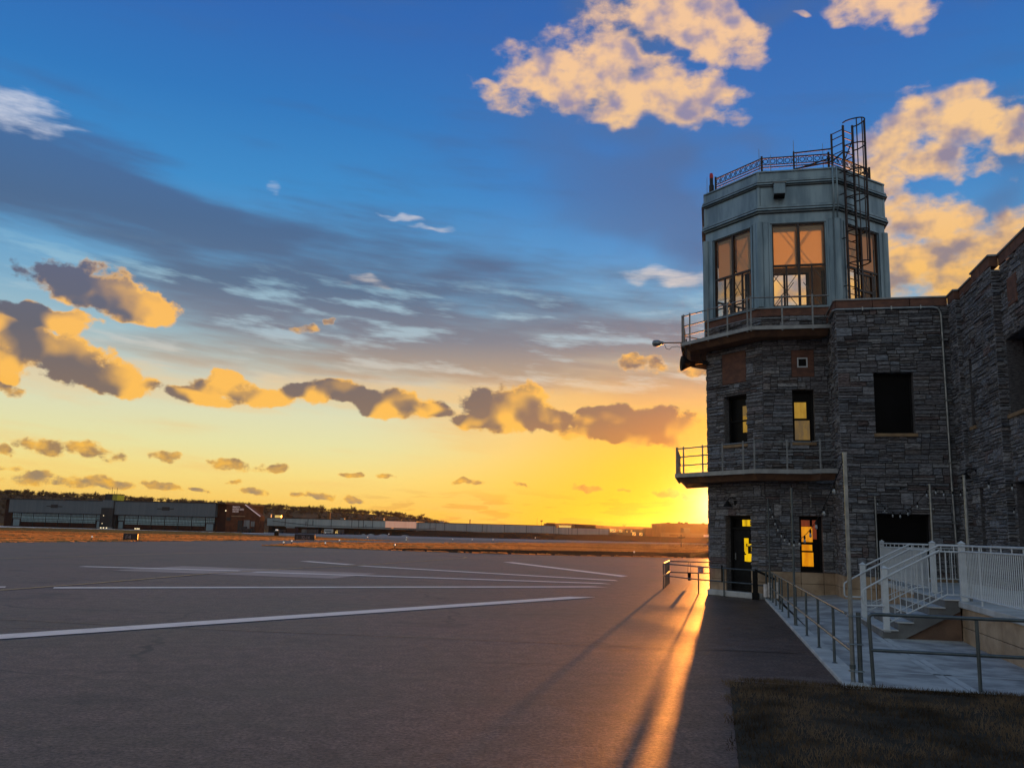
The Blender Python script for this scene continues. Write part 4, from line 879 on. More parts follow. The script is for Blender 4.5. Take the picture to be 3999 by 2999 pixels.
for t in (0.28, 0.42, 0.58, 0.72):
    m_ = MB(); a = pi * t; m_.tube([f2.p(0.475 - 0.33 * cos(a), 12.0, .26 + .70 * sin(a)), f2.p(0.475 - 0.33 * cos(a), LT + .1, .26 + .70 * sin(a))], 0.022, 5); tw.part('cage_bar', m_, M['ladder'], ld)
for z in (11.2, 13.0, 14.7, 15.55):
    m_ = MB(); m_.tube([f2.p(.2, z, 0), f2.p(.2, z, .25)], .02, 5); m_.tube([f2.p(.75, z, 0), f2.p(.75, z, .25)], .02, 5); tw.part('standoff', m_, M['ladder'], ld)
m_ = MB(); m_.box(2.64, 2.71, .07, .13, 15.72, 17.1)
for z in (16.25, 16.55, 16.85, 17.08): m_.tube([(2.68, .1, z), f2.p(.2, z + .12, .26)], 0.02, 5)
m_.tube([(2.7, .3, 16.1), f2.p(.2, 16.3, .2), f2.p(.75, 16.5, .1)], .03, 6); m_.tube([f2.p(.3, 16.0, .2), f2.p(.72, 16.9, .26)], .022, 5); m_.tube([f2.p(.3, 16.0, .2), f2.p(.72, 16.25, .26)], .022, 5)
tw.part('side_guard', m_, M['ladder'], ld)
m_ = MB()
for t, r in ((-.12, .035), (.02, .025)): m_.tube([(2.75 + t, -.06, 10.4), (2.75 + t, -.06, 14.0), (2.75 + t, -.22, 14.1), (2.75 + t, -.22, 15.6), (2.75 + t, -.05, 15.78)], r, 6)
tw.part('conduit', m_, M['cab'])
# things hung on the tower
hs = T('horn_loudspeaker', 'black horn loudspeaker on a bracket under the upper balcony', 'loudspeaker', (-2.1, 1.77, 8.7))
ax = Vector((-.97, -.22, .03)).normalized()
m_ = MB(); m_.lathe(Vector((-2.45, 1.66, 8.72)), [(.0, -.02), (.09, 0), (.10, .12), (.16, .25), (.27, .42), (.30, .52), (.27, .53), (.12, .40), (0, .38)], 14, ax); hb = hs.part('horn', m_, M['black'])
m_ = MB(); m_.tube([(-2.46, 1.66, 8.72), (-2.1, 1.76, 8.77), (-1.95, 1.9, 8.78)], .03, 6); m_.box(-2.14, -1.95, 1.72, 1.92, 8.70, 8.86); hs.part('bracket', m_, M['black'])
m_ = MB(); m_.tube([(-2.2, 1.8, 8.8), (-2.22, 1.8, 8.95), (-2.2, 1.82, 9.2)], .012, 5); hs.part('cable', m_, M['black'])
fl = T('floodlight', 'grey cobra-head floodlight on a long arm off the upper balcony', 'floodlight', (-2.9, 1.54, 9.5))
m_ = MB(); m_.tube([(-2.72, 1.58, 9.56), (-3.64, 1.37, 9.53)], .026, 6); m_.tube([(-2.76, 1.57, 8.9), (-2.76, 1.57, 9.7)], .03, 6); fl.part('arm', m_, M['ladder'])
m_ = MB(); e0 = Vector((-3.62, 1.37, 9.52)); ax = Vector((-.97, -.24, -.06)).normalized()
m_.lathe(e0, [(0, -.03), (.05, 0), (.07, .05), (.075, .12), (.12, .18), (.135, .32), (.11, .42), (.0, .46)], 12, ax); fh = fl.part('lamp_head', m_, M['pipe'])
m_ = MB(); m_.obox(e0 + ax * .29 + Vector((0, 0, -.085)), ax, (0, 1, 0), .27, .16, .05, .015); fl.part('lens', m_, M['bulb'], fh)
m_ = MB(); m_.tube([(-3.6, 1.38, 9.47), (-3.52, 1.4, 9.30), (-3.40, 1.42, 9.27), (-3.33, 1.44, 9.36), (-3.1, 1.5, 9.40), (-2.9, 1.54, 9.33), (-2.78, 1.57, 9.1)], .010, 5); fl.part('cable', m_, M['black'])
ep = T('wall_plate', 'small pale box sign fixed under the upper balcony', 'box', (-1.6, 1.5, 9.3)); f = FACES[0]
m_ = MB(); f.box(m_, .20, .54, 9.22, 9.38, .02, .16, .01); pb = ep.part('housing', m_, M['edge']); m_ = MB(); f.box(m_, .24, .50, 9.25, 9.35, .158, .165); ep.part('cover', m_, M['exitwhite'], pb)
wl = T('wall_lamp', 'black bell-shaped wall lamp above the tower door', 'wall lamp', (-1.0, 1.0, 3.3))
m_ = MB(); f.box(m_, 1.30, 1.40, 3.28, 3.55, 0, .06); m_.tube([f.p(1.35, 3.5, .05), f.p(1.35, 3.56, .2), f.p(1.3, 3.5, .33), f.p(1.28, 3.42, .36)], .018, 6); wl.part('arm', m_, M['black'])
m_ = MB(); m_.lathe(f.p(1.28, 3.22, .36), [(.17, 0), (.15, .04), (.09, .12), (.05, .2), (0, .22)], 14); wl.part('lamp_shade', m_, M['black'])

# ------------------------------------------------------------------ terminal building (wing and long right-hand wall)
tb = T('terminal_building', 'dark stone terminal wing stepping towards the viewer along the right edge', 'building', (5.8, -2.2, 0))
WS = Facade((2.3, 3.0), (0, -1)); WF = Facade((2.3, -2.2), (1, 0))
P1 = Facade((5.8, -2.2), (0, -1)); P2 = Facade((5.96, -3.02), (0, -1)); P3 = Facade((6.20, -6.2), (0, -1))
J1 = Facade((5.8, -3.02), (1, 0)); J2 = Facade((5.96, -6.2), (1, 0))
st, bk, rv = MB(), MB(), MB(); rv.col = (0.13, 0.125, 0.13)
wo_ = [(1.10, 2.30, 5.57, 7.58), (0.95, 2.60, 0.95, 2.98)]
so_ = [(3.25, 3.75, 1.2, 2.95), (3.25, 3.75, 5.5, 7.4)]
p2o = [(0.48, 0.93, 5.62, 7.70), (0.80, 1.28, 1.0, 3.75)]
p3o = [(0.10, 3.6, 5.62, 7.72), (0.10, 3.6, 1.3, 3.76)]
TOP = 9.78
WS.stones(st, bk, (2.0, 5.22, 0.98, TOP), so_); WF.stones(st, bk, (-0.02, 3.5, 0.98, TOP), wo_)
P1.stones(st, bk, (0, 0.84, 0.9, TOP), []); P2.stones(st, bk, (0, 3.20, 0.9, TOP + .1), p2o); P3.stones(st, bk, (0, 7.5, 0.9, TOP + .1), p3o)
J1.stones(st, bk, (-0.02, 0.20, 0.9, TOP), []); J2.stones(st, bk, (-0.02, 0.27, 0.9, TOP), [])
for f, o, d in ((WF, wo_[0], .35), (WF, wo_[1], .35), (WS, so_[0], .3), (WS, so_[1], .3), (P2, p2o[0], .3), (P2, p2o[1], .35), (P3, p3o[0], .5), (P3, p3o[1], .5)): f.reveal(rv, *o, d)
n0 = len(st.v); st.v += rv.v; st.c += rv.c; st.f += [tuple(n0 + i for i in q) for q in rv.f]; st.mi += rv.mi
tb.part('stone_wall', st, M['stone'])
bk.box(2.35, 5.75, -1.6, 6.0, 9.5, 9.6); bk.box(6.2, 16, -14, 6.0, 9.5, 9.6); bk.quad((16, -13.7, 0), (6.09, -13.7, 0), (6.09, -13.7, 9.9), (16, -13.7, 9.9)); bk.quad((2.3, 3, 0), (2.3, 9, 0), (2.3, 9, 9.9), (2.3, 3, 9.9)); bk.quad((16, 9, 0), (2.3, 9, 0), (2.3, 9, 9.9), (16, 9, 9.9))
bk.quad((16, -13.7, 0), (16, 9, 0), (16, 9, 9.9), (16, -13.7, 9.9))
tb.part('mortar_backing', bk, M['mortar'])
def parapet(f, t0, t1, z0, z1, nm=True):
    mb = MB(); t = t0; n = max(1, round((t1 - t0) / 1.0)); wd = (t1 - t0) / n
    for i in range(n): f.box(mb, t0 + wd * i + .008, t0 + wd * (i + 1) - .008, z0, z1, -.2, .045 + random.uniform(0, .006), .008)
    tb.part('parapet_band', mb, M['red'])
    mb = MB(); f.box(mb, t0 - .03, t1 + .03, z1 - .005, z1 + .055, -.28, .085, .01); tb.part('coping', mb, M['edge'])
parapet(WS, 3.0, 5.19, 9.78, 10.05); parapet(WF, 0.0, 3.46, 9.78, 10.05); parapet(P1, 0.05, 0.84, 9.78, 10.05); parapet(P2, 0.04, 1.36, 9.78, 10.05); parapet(P2, 1.40, 3.20, 9.88, 10.17); parapet(P3, 0.02, 7.5, 9.88, 10.17)
for f_, a, b, z1 in ((WS, 3.0, 5.2, .98), (WF, 0.0, 3.5, .98), (P1, 0, .84, .9), (P2, 0, 3.2, .9), (P3, 0, 7.5, .9)):
    mb = MB(); tanpanels(mb, f_, a, b, z1); tb.part('limestone_base', mb, M['tan'])
def black_window(f, t0, t1, z0, z1, dep, sill, label):
    mb = MB(); f.frame(mb, t0 + .002, t1 - .002, z0 + .002, z1 - .002, .06, -dep - .05, -dep + .03); wn_ = tb.part('window', mb, M['black'], label=label)
    mb = MB(); f.plate(mb, t0 + .05, t1 - .05, z0 + .05, z1 - .05, -dep); tb.part('pane', mb, M['darkglass'], wn_)
    if sill: mb = MB(); f.box(mb, t0 - .06, t1 + .06, z0 - .11, z0 - .004, -dep, .085, .012); tb.part('sill', mb, M['brass'], wn_)
black_window(WF, *wo_[0], .30, True, 'large black upper window with a tan sill'); black_window(WF, *wo_[1], .30, False, 'wide black ground floor opening')
for o in so_: black_window(WS, *o, .25, False, None)
black_window(P2, *p2o[0], .25, True, 'narrow slot window with a tan sill'); black_window(P2, *p2o[1], .30, False, None)
black_window(P3, *p3o[0], .45, True, 'broad recessed window at the frame edge'); black_window(P3, *p3o[1], .45, False, None)
mb = MB(); mb.add([P3.p(t, z, .06) for t, z in ((.62, 9.3), (1.0, 9.42), (1.55, 9.05), (1.35, 8.55), (1.0, 8.42), (.72, 8.7))], ((0, 1, 2, 3, 4, 5),)); 
mb2 = MB(); P3.box(mb2, .68, 1.42, 8.5, 9.3, 0.0, .075, .03); tb.part('sandstone_emblem_block', mb2, M['red'])
# roof drain pipe
dp = MB(); q = [WS.p(4.2, 9.70, .1), WS.p(5.15, 9.72, .1), WF.p(-.02, 9.73, .11), WF.p(0.3, 9.73, .1), WF.p(3.0, 9.72, .1), WF.p(3.14, 9.68, .1), WF.p(3.21, 9.58, .1), WF.p(3.24, 9.4, .1), WF.p(3.27, 4, .1), WF.p(3.32, 0.9, .1)]
dp.tube(q, .042, 8); pp = tb.part('drain_pipe', dp, M['pipe'])
for z in (8.6, 6.6, 4.6, 2.7): mb = MB(); WF.box(mb, 3.2, 3.38, z, z + .05, 0, .155); tb.part('clamp', mb, M['pipe'], pp)
for t in (.8, 1.7, 2.6): mb = MB(); WF.box(mb, t, t + .04, 9.67, 9.79, 0, .155); tb.part('clamp', mb, M['pipe'], pp)
wl2 = T('wall_lamp', 'dark gooseneck lamp on the stepped wall beside a slot window', 'wall lamp', (5.96, -3.7, 4.2))
mb = MB(); f = P2; mb.tube([f.p(.75, 4.1, 0), f.p(.75, 4.3, .08), f.p(.72, 4.34, .25), f.p(.7, 4.25, .34)], .018, 6); wl2.part('arm', mb, M['black']); mb = MB(); mb.lathe(f.p(.7, 4.02, .34), [(.15, 0), (.13, .05), (.06, .15), (0, .2)], 12); wl2.part('lamp_shade', mb, M['black'])

# ------------------------------------------------------------------ raised terrace with its flight of steps
DK_Z = 0.90; EU = 3.22
te = T('terrace', 'raised concrete terrace with five steps in front of the stone wing', 'terrace', (3.3, -8, 0))
mb = MB(); mb.box(EU, 6.3, -24, -2.35, DK_Z - .13, DK_Z, .015); te.part('deck', mb, M['concrete'])
mb = MB()
def clad(f, t0, t1, z0, z1):
    t = t0; L = t1 - t0; n = max(1, round(L / 1.35)); wd = L / n
    for i in range(n):
        for a, b in ((z0, z0 + .36), (z0 + .37, z1)): f.box(mb, t0 + wd * i + .008, t0 + wd * (i + 1) - .008, a, b, -.12, random.uniform(-.004, .004), .008)
clad(Facade((3.30, -11.85), (0, -1)), 0, 12.1, 0.0, .765); clad(Facade((3.30, -2.35), (0, -1)), 0, 6.65, 0.0, .765)
mb.box(3.43, 6.3, -23.9, -2.4, 0, .76)
te.part('cladding', mb, M['tan'])
mb = MB(); mb.prism([(2.03, 0.0), (3.28, 0.0), (3.28, 0.70)], 0, 1)      # triangular cheek under the flight
mb.v = [(p[0], -11.86 + 2.82 * p[2], p[1]) for p in mb.v]; te.part('stair_cheek', mb, M['cheek'])
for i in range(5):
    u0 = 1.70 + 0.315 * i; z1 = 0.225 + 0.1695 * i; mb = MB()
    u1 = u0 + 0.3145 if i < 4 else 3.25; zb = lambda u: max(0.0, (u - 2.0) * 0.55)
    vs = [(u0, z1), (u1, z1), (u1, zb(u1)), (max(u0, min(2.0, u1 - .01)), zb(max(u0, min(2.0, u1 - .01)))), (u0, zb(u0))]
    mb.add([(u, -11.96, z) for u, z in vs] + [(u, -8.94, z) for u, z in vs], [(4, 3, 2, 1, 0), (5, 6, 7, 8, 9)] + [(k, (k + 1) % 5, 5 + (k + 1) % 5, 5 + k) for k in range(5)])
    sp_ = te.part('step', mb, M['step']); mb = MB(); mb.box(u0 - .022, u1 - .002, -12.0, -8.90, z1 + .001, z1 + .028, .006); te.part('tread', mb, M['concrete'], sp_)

# white guard rails
def guard(base, label, seg, kind='level'):
    return T('white_guardrail', label, 'railing', base, group='white steel guard rails of the terrace')
def gpost(t, u, v, z0, z1):
    mb = MB(); mb.box(u - .062, u + .062, v - .062, v + .062, z0, z1 - .05, .008); mb.box(u - .075, u + .075, v - .075, v + .075, z0, z0 + .03, .005)
    p = t.part('post', mb, M['white']); c = MB(); c.add([(u - .075, v - .075, z1 - .05), (u + .075, v - .075, z1 - .05), (u + .075, v + .075, z1 - .05), (u - .075, v + .075, z1 - .05), (u, v, z1 + .01)], ((3, 2, 1, 0), (0, 1, 4), (1, 2, 4), (2, 3, 4), (3, 0, 4)))
    t.part('cap', c, M['white'], p)
def grails(t, pts, dz, r=.021):
    mb = MB(); mb.tube([(p[0], p[1], p[2] + dz) for p in pts], r, 8); return mb
def gbars(t, p, q, zb, zt, n, name='baluster', r=.0105):
    p = Vector(p); q = Vector(q); first = None
    for i in range(n):
        c = p + (q - p) * ((i + .5) / n)
        if first is None:
            mb = MB(); mb.tube([(c.x, c.y, c.z + zb), (c.x, c.y, c.z + zt)], r, 6, cap=False); first = t.part(name, mb, M['white']); c0 = c.copy()
        else: t.rep(first, c - c0)
def level(label, p, q, n, ns, posts, base):
    t = guard(base, label, None); a = (p[0], p[1], DK_Z); b = (q[0], q[1], DK_Z)
    t.part('top_rail', grails(t, [a, b], 1.15), M['white']); t.part('upper_rail', grails(t, [a, b], 1.035, .019), M['white']); t.part('bottom_rail', grails(t, [a, b], .115, .019), M['white'])
    gbars(t, a, b, .12, 1.03, n); gbars(t, a, b, 1.035, 1.15, ns, 'spacer', .012)
    gbars(t, a, b, -.02, 1.15, max(1, ns // 4), 'stanchion', .016)
    for u, v in posts: gpost(t, u, v, DK_Z, 2.15)
    return t
level('long white guardrail of close balusters running right from the top of the steps', (3.32, -11.95), (3.32, -23.0), 98, 18, [(3.36, -11.88), (3.34, -20)], (3.32, -11.95, DK_Z))
level('white guardrail along the terrace edge between the wing and the steps', (3.32, -2.65), (3.32, -8.9), 60, 10, [(3.36, -2.58), (3.42, -8.98)], (3.32, -5.8, DK_Z))
level('far white guardrail of sparse balusters close against the wing wall', (3.45, -2.62), (6.2, -2.62), 20, 5, [(6.02, -2.62)], (4.8, -2.62, DK_Z))
def stair_rail(label, v, base):
    t = guard(base, label, None); L0, L1, L2 = (1.84, v, 1.50), (2.90, v, 2.05), (3.32, v, 2.05)
    t.part('top_rail', grails(t, [L0, L1, L2], 0), M['white']); t.part('upper_rail', grails(t, [(1.86, v, 1.385), (2.90, v, 1.92), (3.32, v, 1.92)], 0, .019), M['white'])
    t.part('bottom_rail', grails(t, [(1.86, v, .40), (3.02, v, 1.02), (3.32, v, 1.02)], 0, .017), M['white'])
    first = None
    for i in range(11):
        u = 1.97 + .118 * i; zb = .40 + (min(u, 3.02) - 1.86) * .534; zt = 1.385 + (min(u, 2.90) - 1.86) * .514
        mb = MB(); mb.tube([(u, v, zb), (u, v, zt)], .0105, 6, cap=False); t.part('baluster', mb, M['white'])
    mb = MB(); mb.tube([(2.0, v, .62), (2.95, v, 1.10)], .010, 5); t.part('lower_brace', mb, M['white'])
    for u in (2.95, 3.2): mb = MB(); mb.tube([(u, v, 1.92), (u, v, 2.05)], .012, 6); t.part('spacer', mb, M['white'])
    gpost(t, 1.79, v, .2, 1.58)
    w_ = v - .085; mb = MB(); mb.tube([(2.9, w_, 1.95), (1.74, w_, 1.31), (1.42, w_, 1.12), (1.34, w_, 1.06), (1.33, w_, .98), (1.33, w_, .78), (1.36, w_, .74), (1.75, w_, .74)], .019, 8); t.part('handrail', mb, M['white'])
stair_rail('white stair railing on the near side of the steps with a looped handrail', -11.90, (1.8, -11.9, .2))
stair_rail('white stair railing on the far side of the steps with a looped handrail', -9.0, (1.8, -9.0, .2))

# ------------------------------------------------------------------ pipe railings
kr = T('pipe_railing', 'long two-rail pipe railing along the kerb beside the asphalt', 'railing', (.1, -9, 0))
def kp(v): return .02 + .0085 * (-v)
for v in (-2.2, -3.54, -5.0, -5.88, -7.84, -9.93, -12.21, -14.32, -16.44):
    mb = MB(); mb.tube([(kp(v), v, .02), (kp(v), v, .985)], .024, 8); mb.lathe((kp(v), v, .06), [(.05, 0), (.05, .012), (.03, .02)], 8); kr.part('post', mb, M['dkpipe'])
for z, v0 in ((.995, -1.75), (.49, -1.75)):
    cuts = [v0, -5.9, -9.93, -14.32, -18.3] if z < .6 else [v0, -6.0, -9.93, -12.3, -17.9]
    for a, b in zip(cuts, cuts[1:]):
        mb = MB(); pts = [(kp(a), a - .012, z), (kp(b), b + .012, z)]
        if a == v0 and z > .6: pts = [(kp(a), a + .12, z - .14), (kp(a), a + .09, z - .04)] + pts
        mb.tube(pts, .0235, 8); kr.part('rail', mb, M['pipe'])
fr = T('pipe_railing', 'dark pipe railing across the front of the walkway by the lawn', 'railing', (1.8, -18.52, 0))
for u in (1.85, 3.9, 5.9): mb = MB(); mb.tube([(u, -18.54, 0), (u, -18.54, 1.02)], .027, 8); fr.part('post', mb, M['dkpipe'])
mb = MB(); mb.tube([(.44, -18.5, .0), (.41, -18.5, .96), (.415, -18.5, 1.015), (.45, -18.505, 1.04), (.52, -18.51, 1.045), (7, -18.56, 1.045)], .027, 8); fr.part('top_rail', mb, M['dkpipe'])
mb = MB(); mb.tube([(.42, -18.51, .535), (7, -18.56, .545)], .025, 8); fr.part('mid_rail', mb, M['dkpipe'])
cp_ = T('pipe_post', 'short galvanised post strapped to the tall near light pole', 'post', (.27, -18.46, 0)); mb = MB(); mb.tube([(.27, -18.46, 0), (.27, -18.46, 1.06)], .035, 10); cp_.part('tube', mb, M['dkpipe']); 
for z in (1.0, .60, .22): mb = MB(); mb.tube([(.12, -18.50, z), (.32, -18.51, z), (.33, -18.42, z), (.11, -18.42, z), (.12, -18.50, z)], .008, 5); cp_.part('strap', mb, M['pipe'])

# gate enclosure beside the tower
gr = T('pipe_railing', 'near rail of the gate enclosure with the exit sign on it', 'railing', (-2.4, 2.9, 0))
gp = [(-3.82, 4.25), (-2.39, 1.95), (-1.47, .96), (-.44, -.06)]
for (u, v) in gp[:3]: mb = MB(); mb.tube([(u, v, 0), (u, v, 1.0)], .026, 8); gr.part('post', mb, M['dkpipe'])
for z in (.995, .52):
    mb = MB(); mb.tube([(u, v, z) for u, v in gp], .0235, 8); gr.part('rail', mb, M['dkpipe'])
mb = MB(); mb.box(-1.56, -1.50, .98, 1.04, .5, 1.1); gr.part('gate_latch', mb, M['black'])
gs = T('pipe_railing', 'short end railing of the gate enclosure glowing in the sun', 'railing', (-3.8, 6, 0))
for v in (5.3, 6.4, 7.5, 8.53): mb = MB(); mb.tube([(-3.80, v, 0), (-3.80, v, 1.0)], .026, 8); gs.part('post', mb, M['dkpipe'])
for z in (1.0, .52): mb = MB(); mb.tube([(-3.82, 4.3, z), (-3.79, 8.5, z)], .03, 8); gs.part('rail', mb, M['pipe'])
gf = T('pipe_railing', 'far rail of the gate enclosure with the bucket hanging from it', 'railing', (-1.8, 8.5, 0))
for u in (-1.55, .6): mb = MB(); mb.tube([(u, 8.53, 0), (u, 8.53, 1.0)], .026, 8); gf.part('post', mb, M['dkpipe'])
for z in (.985, .50): mb = MB(); mb.tube([(-3.78, 8.53, z), (1.6, 8.53, z)], .0235, 8); gf.part('rail', mb, M['dkpipe'])
bu = T('hanging_bucket', 'dark bucket hanging on two cords from the far gate rail', 'bucket', (-2.9, 8.5, .2))
mb = MB(); mb.lathe((-2.9, 8.45, .17), [(0, 0), (.062, 0), (.078, .32), (.086, .34), (.07, .34), (.055, .05), (0, .03)], 14); bu.part('pail', mb, M['black']); mb = MB()
for d in (-.04, .04): mb.tube([(-2.9 + d * 1.7, 8.45, .50), (-2.9 + d, 8.5, 1.0)], .007, 4)
bu.part('cord', mb, M['black'])
def text(name, body, size, m, fn, t_obj, parent=None, ext=.004, squeeze=1.0):
    cu = bpy.data.curves.new(name, 'FONT'); cu.body = body; cu.size = size; cu.extrude = ext; cu.align_x = 'LEFT'; cu.resolution_u = 2
    tmp = bpy.data.objects.new('tmp', cu); COL.objects.link(tmp); bpy.context.view_layer.update()
    me = bpy.data.meshes.new_from_object(tmp.evaluated_get(bpy.context.evaluated_depsgraph_get())); bpy.data.objects.remove(tmp); bpy.data.curves.remove(cu)
    mb = MB()
    mb.add([fn(v.co.x * squeeze, v.co.y, v.co.z) for v in me.vertices], [tuple(p.vertices) for p in me.polygons]); bpy.data.meshes.remove(me)
    return t_obj.part(name, mb, m, parent)
ex = T('exit_sign', 'small red EXIT sign with white letters on the gate rail', 'sign', (-2.3, 2.8, .6))
d = Vector((gp[2][0] - gp[1][0], gp[2][1] - gp[1][1], 0)).normalized(); f = Facade((gp[1][0] + d.x * .03, gp[1][1] + d.y * .03), (d.x, d.y))
mb = MB(); f.box(mb, 0, .30, .755, .985, .03, .05, .006); pl_ = ex.part('board', mb, M['exitred'])
mb = MB(); f.frame(mb, .008, .292, .763, .977, .009, .048, .056); ex.part('border', mb, M['exitwhite'], pl_)
text('lettering', 'EXIT', .165, M['exitwhite'], lambda x, y, z: f.p(.030 + x, .812 + y, .054 + z), ex, pl_, squeeze=.70)
bh = T('handrail_post', 'black steel post with a sloping grab rail at the tower door', 'handrail', (-.44, .2, 0))
mb = MB(); mb.box(-.50, -.33, -.22, -.06, 0, .98, .01); mb.box(-.53, -.30, -.26, -.02, 0, .23); bh.part('post', mb, M['black']); mb = MB(); mb.obox((-.07, -.24, .86), (.95, -.25, -.42), (.25, .95, 0), .78, .12, .07, .01); bh.part('grab_rail', mb, M['black'])
sg = T('pipe_railing', 'short pair of pipe rails closing the gap beside the tower door', 'railing', (-.05, .7, 0))
for u, v in ((-.06, -.38), (.02, -.80)): mb = MB(); mb.tube([(u, v, 0), (u, v, 1.0)], .026, 8); sg.part('post', mb, M['dkpipe'])
for z in (1.0, .5): mb = MB(); mb.tube([(-.44, -.06, z - .01), (-.06, -.38, z), (.02, -.80, z), (.02, -1.5, z)], .023, 8); sg.part('rail', mb, M['dkpipe'])
for i, (u, v, h, lb) in enumerate(((.03, -1.05, .62, 'white plastic sleeve around the foot of the farthest light pole'), (.22, -1.5, .66, 'slim white sleeve on the first kerb post'))):
    mb = MB(); mb.tube([(u, v, .16), (u, v, h)], .075 if i == 0 else .045, 10); mb.tube([(u, v, h), (u, v, h + .02)], .085 if i == 0 else .05, 10)
    if i == 0: mb.tube([(u - .15, v, .16), (u - .15, v, h - .04)], .07, 10)
    solo('pipe_sleeve', mb, M['exitwhite'], lb, 'pipe sleeve', base=(u, v, 0))

# ------------------------------------------------------------------ festoon poles and bulbs
def pole(u, v, z0, z1, r, label, mm='pipe', lean=(0, 0)):
    t = T('light_pole', label, 'pole', (u, v, z0), group='poles carrying the string lights')
    mb = MB(); mb.tube([(u, v, z0), (u + lean[0] * .5, v + lean[1] * .5, (z0 + z1) / 2), (u + lean[0], v + lean[1], z1)], r, 10, r * .92); t.part('shaft', mb, M[mm])
    mb = MB(); mb.tube([(u + lean[0], v + lean[1], z1 - .01), (u + lean[0], v + lean[1], z1 + .03)], r * 1.08, 8); t.part('cap', mb, M[mm])
    mb = MB(); mb.tube([(u, v, z0 + .25), (u, v, z0 + .31)], r * 1.3, 8); t.part('collar', mb, M['dkpipe'])
pole(.165, -18.46, 0, 3.40, .033, 'tall pale pole nearest the lawn at the end of the kerb railing')
pole(.085, -9.82, 0, 3.32, .030, 'dark pole halfway along the kerb railing', 'dkpipe')
pole(.02, -1.20, 0, 3.42, .026, 'slim dark pole at the tower end of the kerb railing', 'dkpipe')
pole(3.24, -2.50, DK_Z, 3.50, .028, 'pale pole on the far corner post of the terrace', 'pipe')
pole(3.47, -8.86, DK_Z, 3.52, .030, 'pale pole behind the upper far post of the steps', 'pipe')
pole(3.52, -11.78, DK_Z, 3.54, .032, 'pale pole behind the upper near post of the steps', 'pipe')
pole(6.06, -2.80, DK_Z, 3.82, .026, 'thin leaning pole in the corner where the walls meet', 'pipe', (-.12, .05))
def festoon(a, b, sag, ts, label):
    a = Vector(a); b = Vector(b); t = T('string_lights', label, 'string lights', tuple(a), group='festoon lights strung between the poles')
    def P_(s): p = a + (b - a) * s; p.z -= sag * (1 - (2 * s - 1) ** 2); return p
    mb = MB(); mb.tube([P_(i / 24) for i in range(25)], .007, 5, cap=False); t.part('cable', mb, M['black'])
    first = None
    for s in ts:
        p = P_(s)
        if first is None:
            p0 = p.copy(); mb = MB(); mb.lathe((p.x, p.y, p.z - .075), [(.016, 0), (.022, .02), (.022, .06), (.012, .08)], 8); sk = t.part('socket', mb, M['black'])
            mb = MB(); mb.lathe((p.x, p.y, p.z - .165), [(.0, 0), (.018, .008), (.027, .03), (.024, .06), (.014, .092)], 10); first = t.part('bulb', mb, M['bulb'])
        else: t.rep(sk, p - p0); t.rep(first, p - p0)
festoon((.02, -1.2, 3.42), (.165, -18.46, 3.38), 1.33, (.05, .11, .17, .23, .30, .36, .44, .51, .585, .65, .715, .775, .845, .925), 'string of bulbs sagging low along the kerb railing past the amber window')
festoon((3.24, -2.5, 3.48), (3.47, -8.86, 3.50), .56, (.05, .2, .36, .5, .64, .8, .95), 'string of bulbs dipping across the black ground floor opening')
festoon((3.47, -8.86, 3.50), (5.94, -2.75, 3.80), .12, (.12, .3, .52, .74, .93), 'string of bulbs from the steps back to the corner pole')
festoon((5.94, -2.75, 3.80), (6.05, -9.6, 3.3), .45, (.12, .27, .42, .57, .7), 'string of bulbs hugging the stepped stone wall')
festoon((3.52, -11.78, 3.52), (6.05, -9.6, 3.62), .10, (.25, .5, .78), 'short string of bulbs crossing to the frame edge')
mb = MB(); mb.tube([(1.52, -.12, 3.62), (1.52, -.12, 3.28)], .012, 6); mb.lathe((1.52, -.12, 3.18), [(.0, 0), (.03, .01), (.03, .09), (.012, .11)], 8); mb.box(1.49, 1.55, -.13, .0, 3.6, 3.66); solo('hanging_sensor', mb, M['edge'], 'thin white rod hanging on the tower wall right of the door pole', 'sensor', base=(1.52, -.1, 3.2))

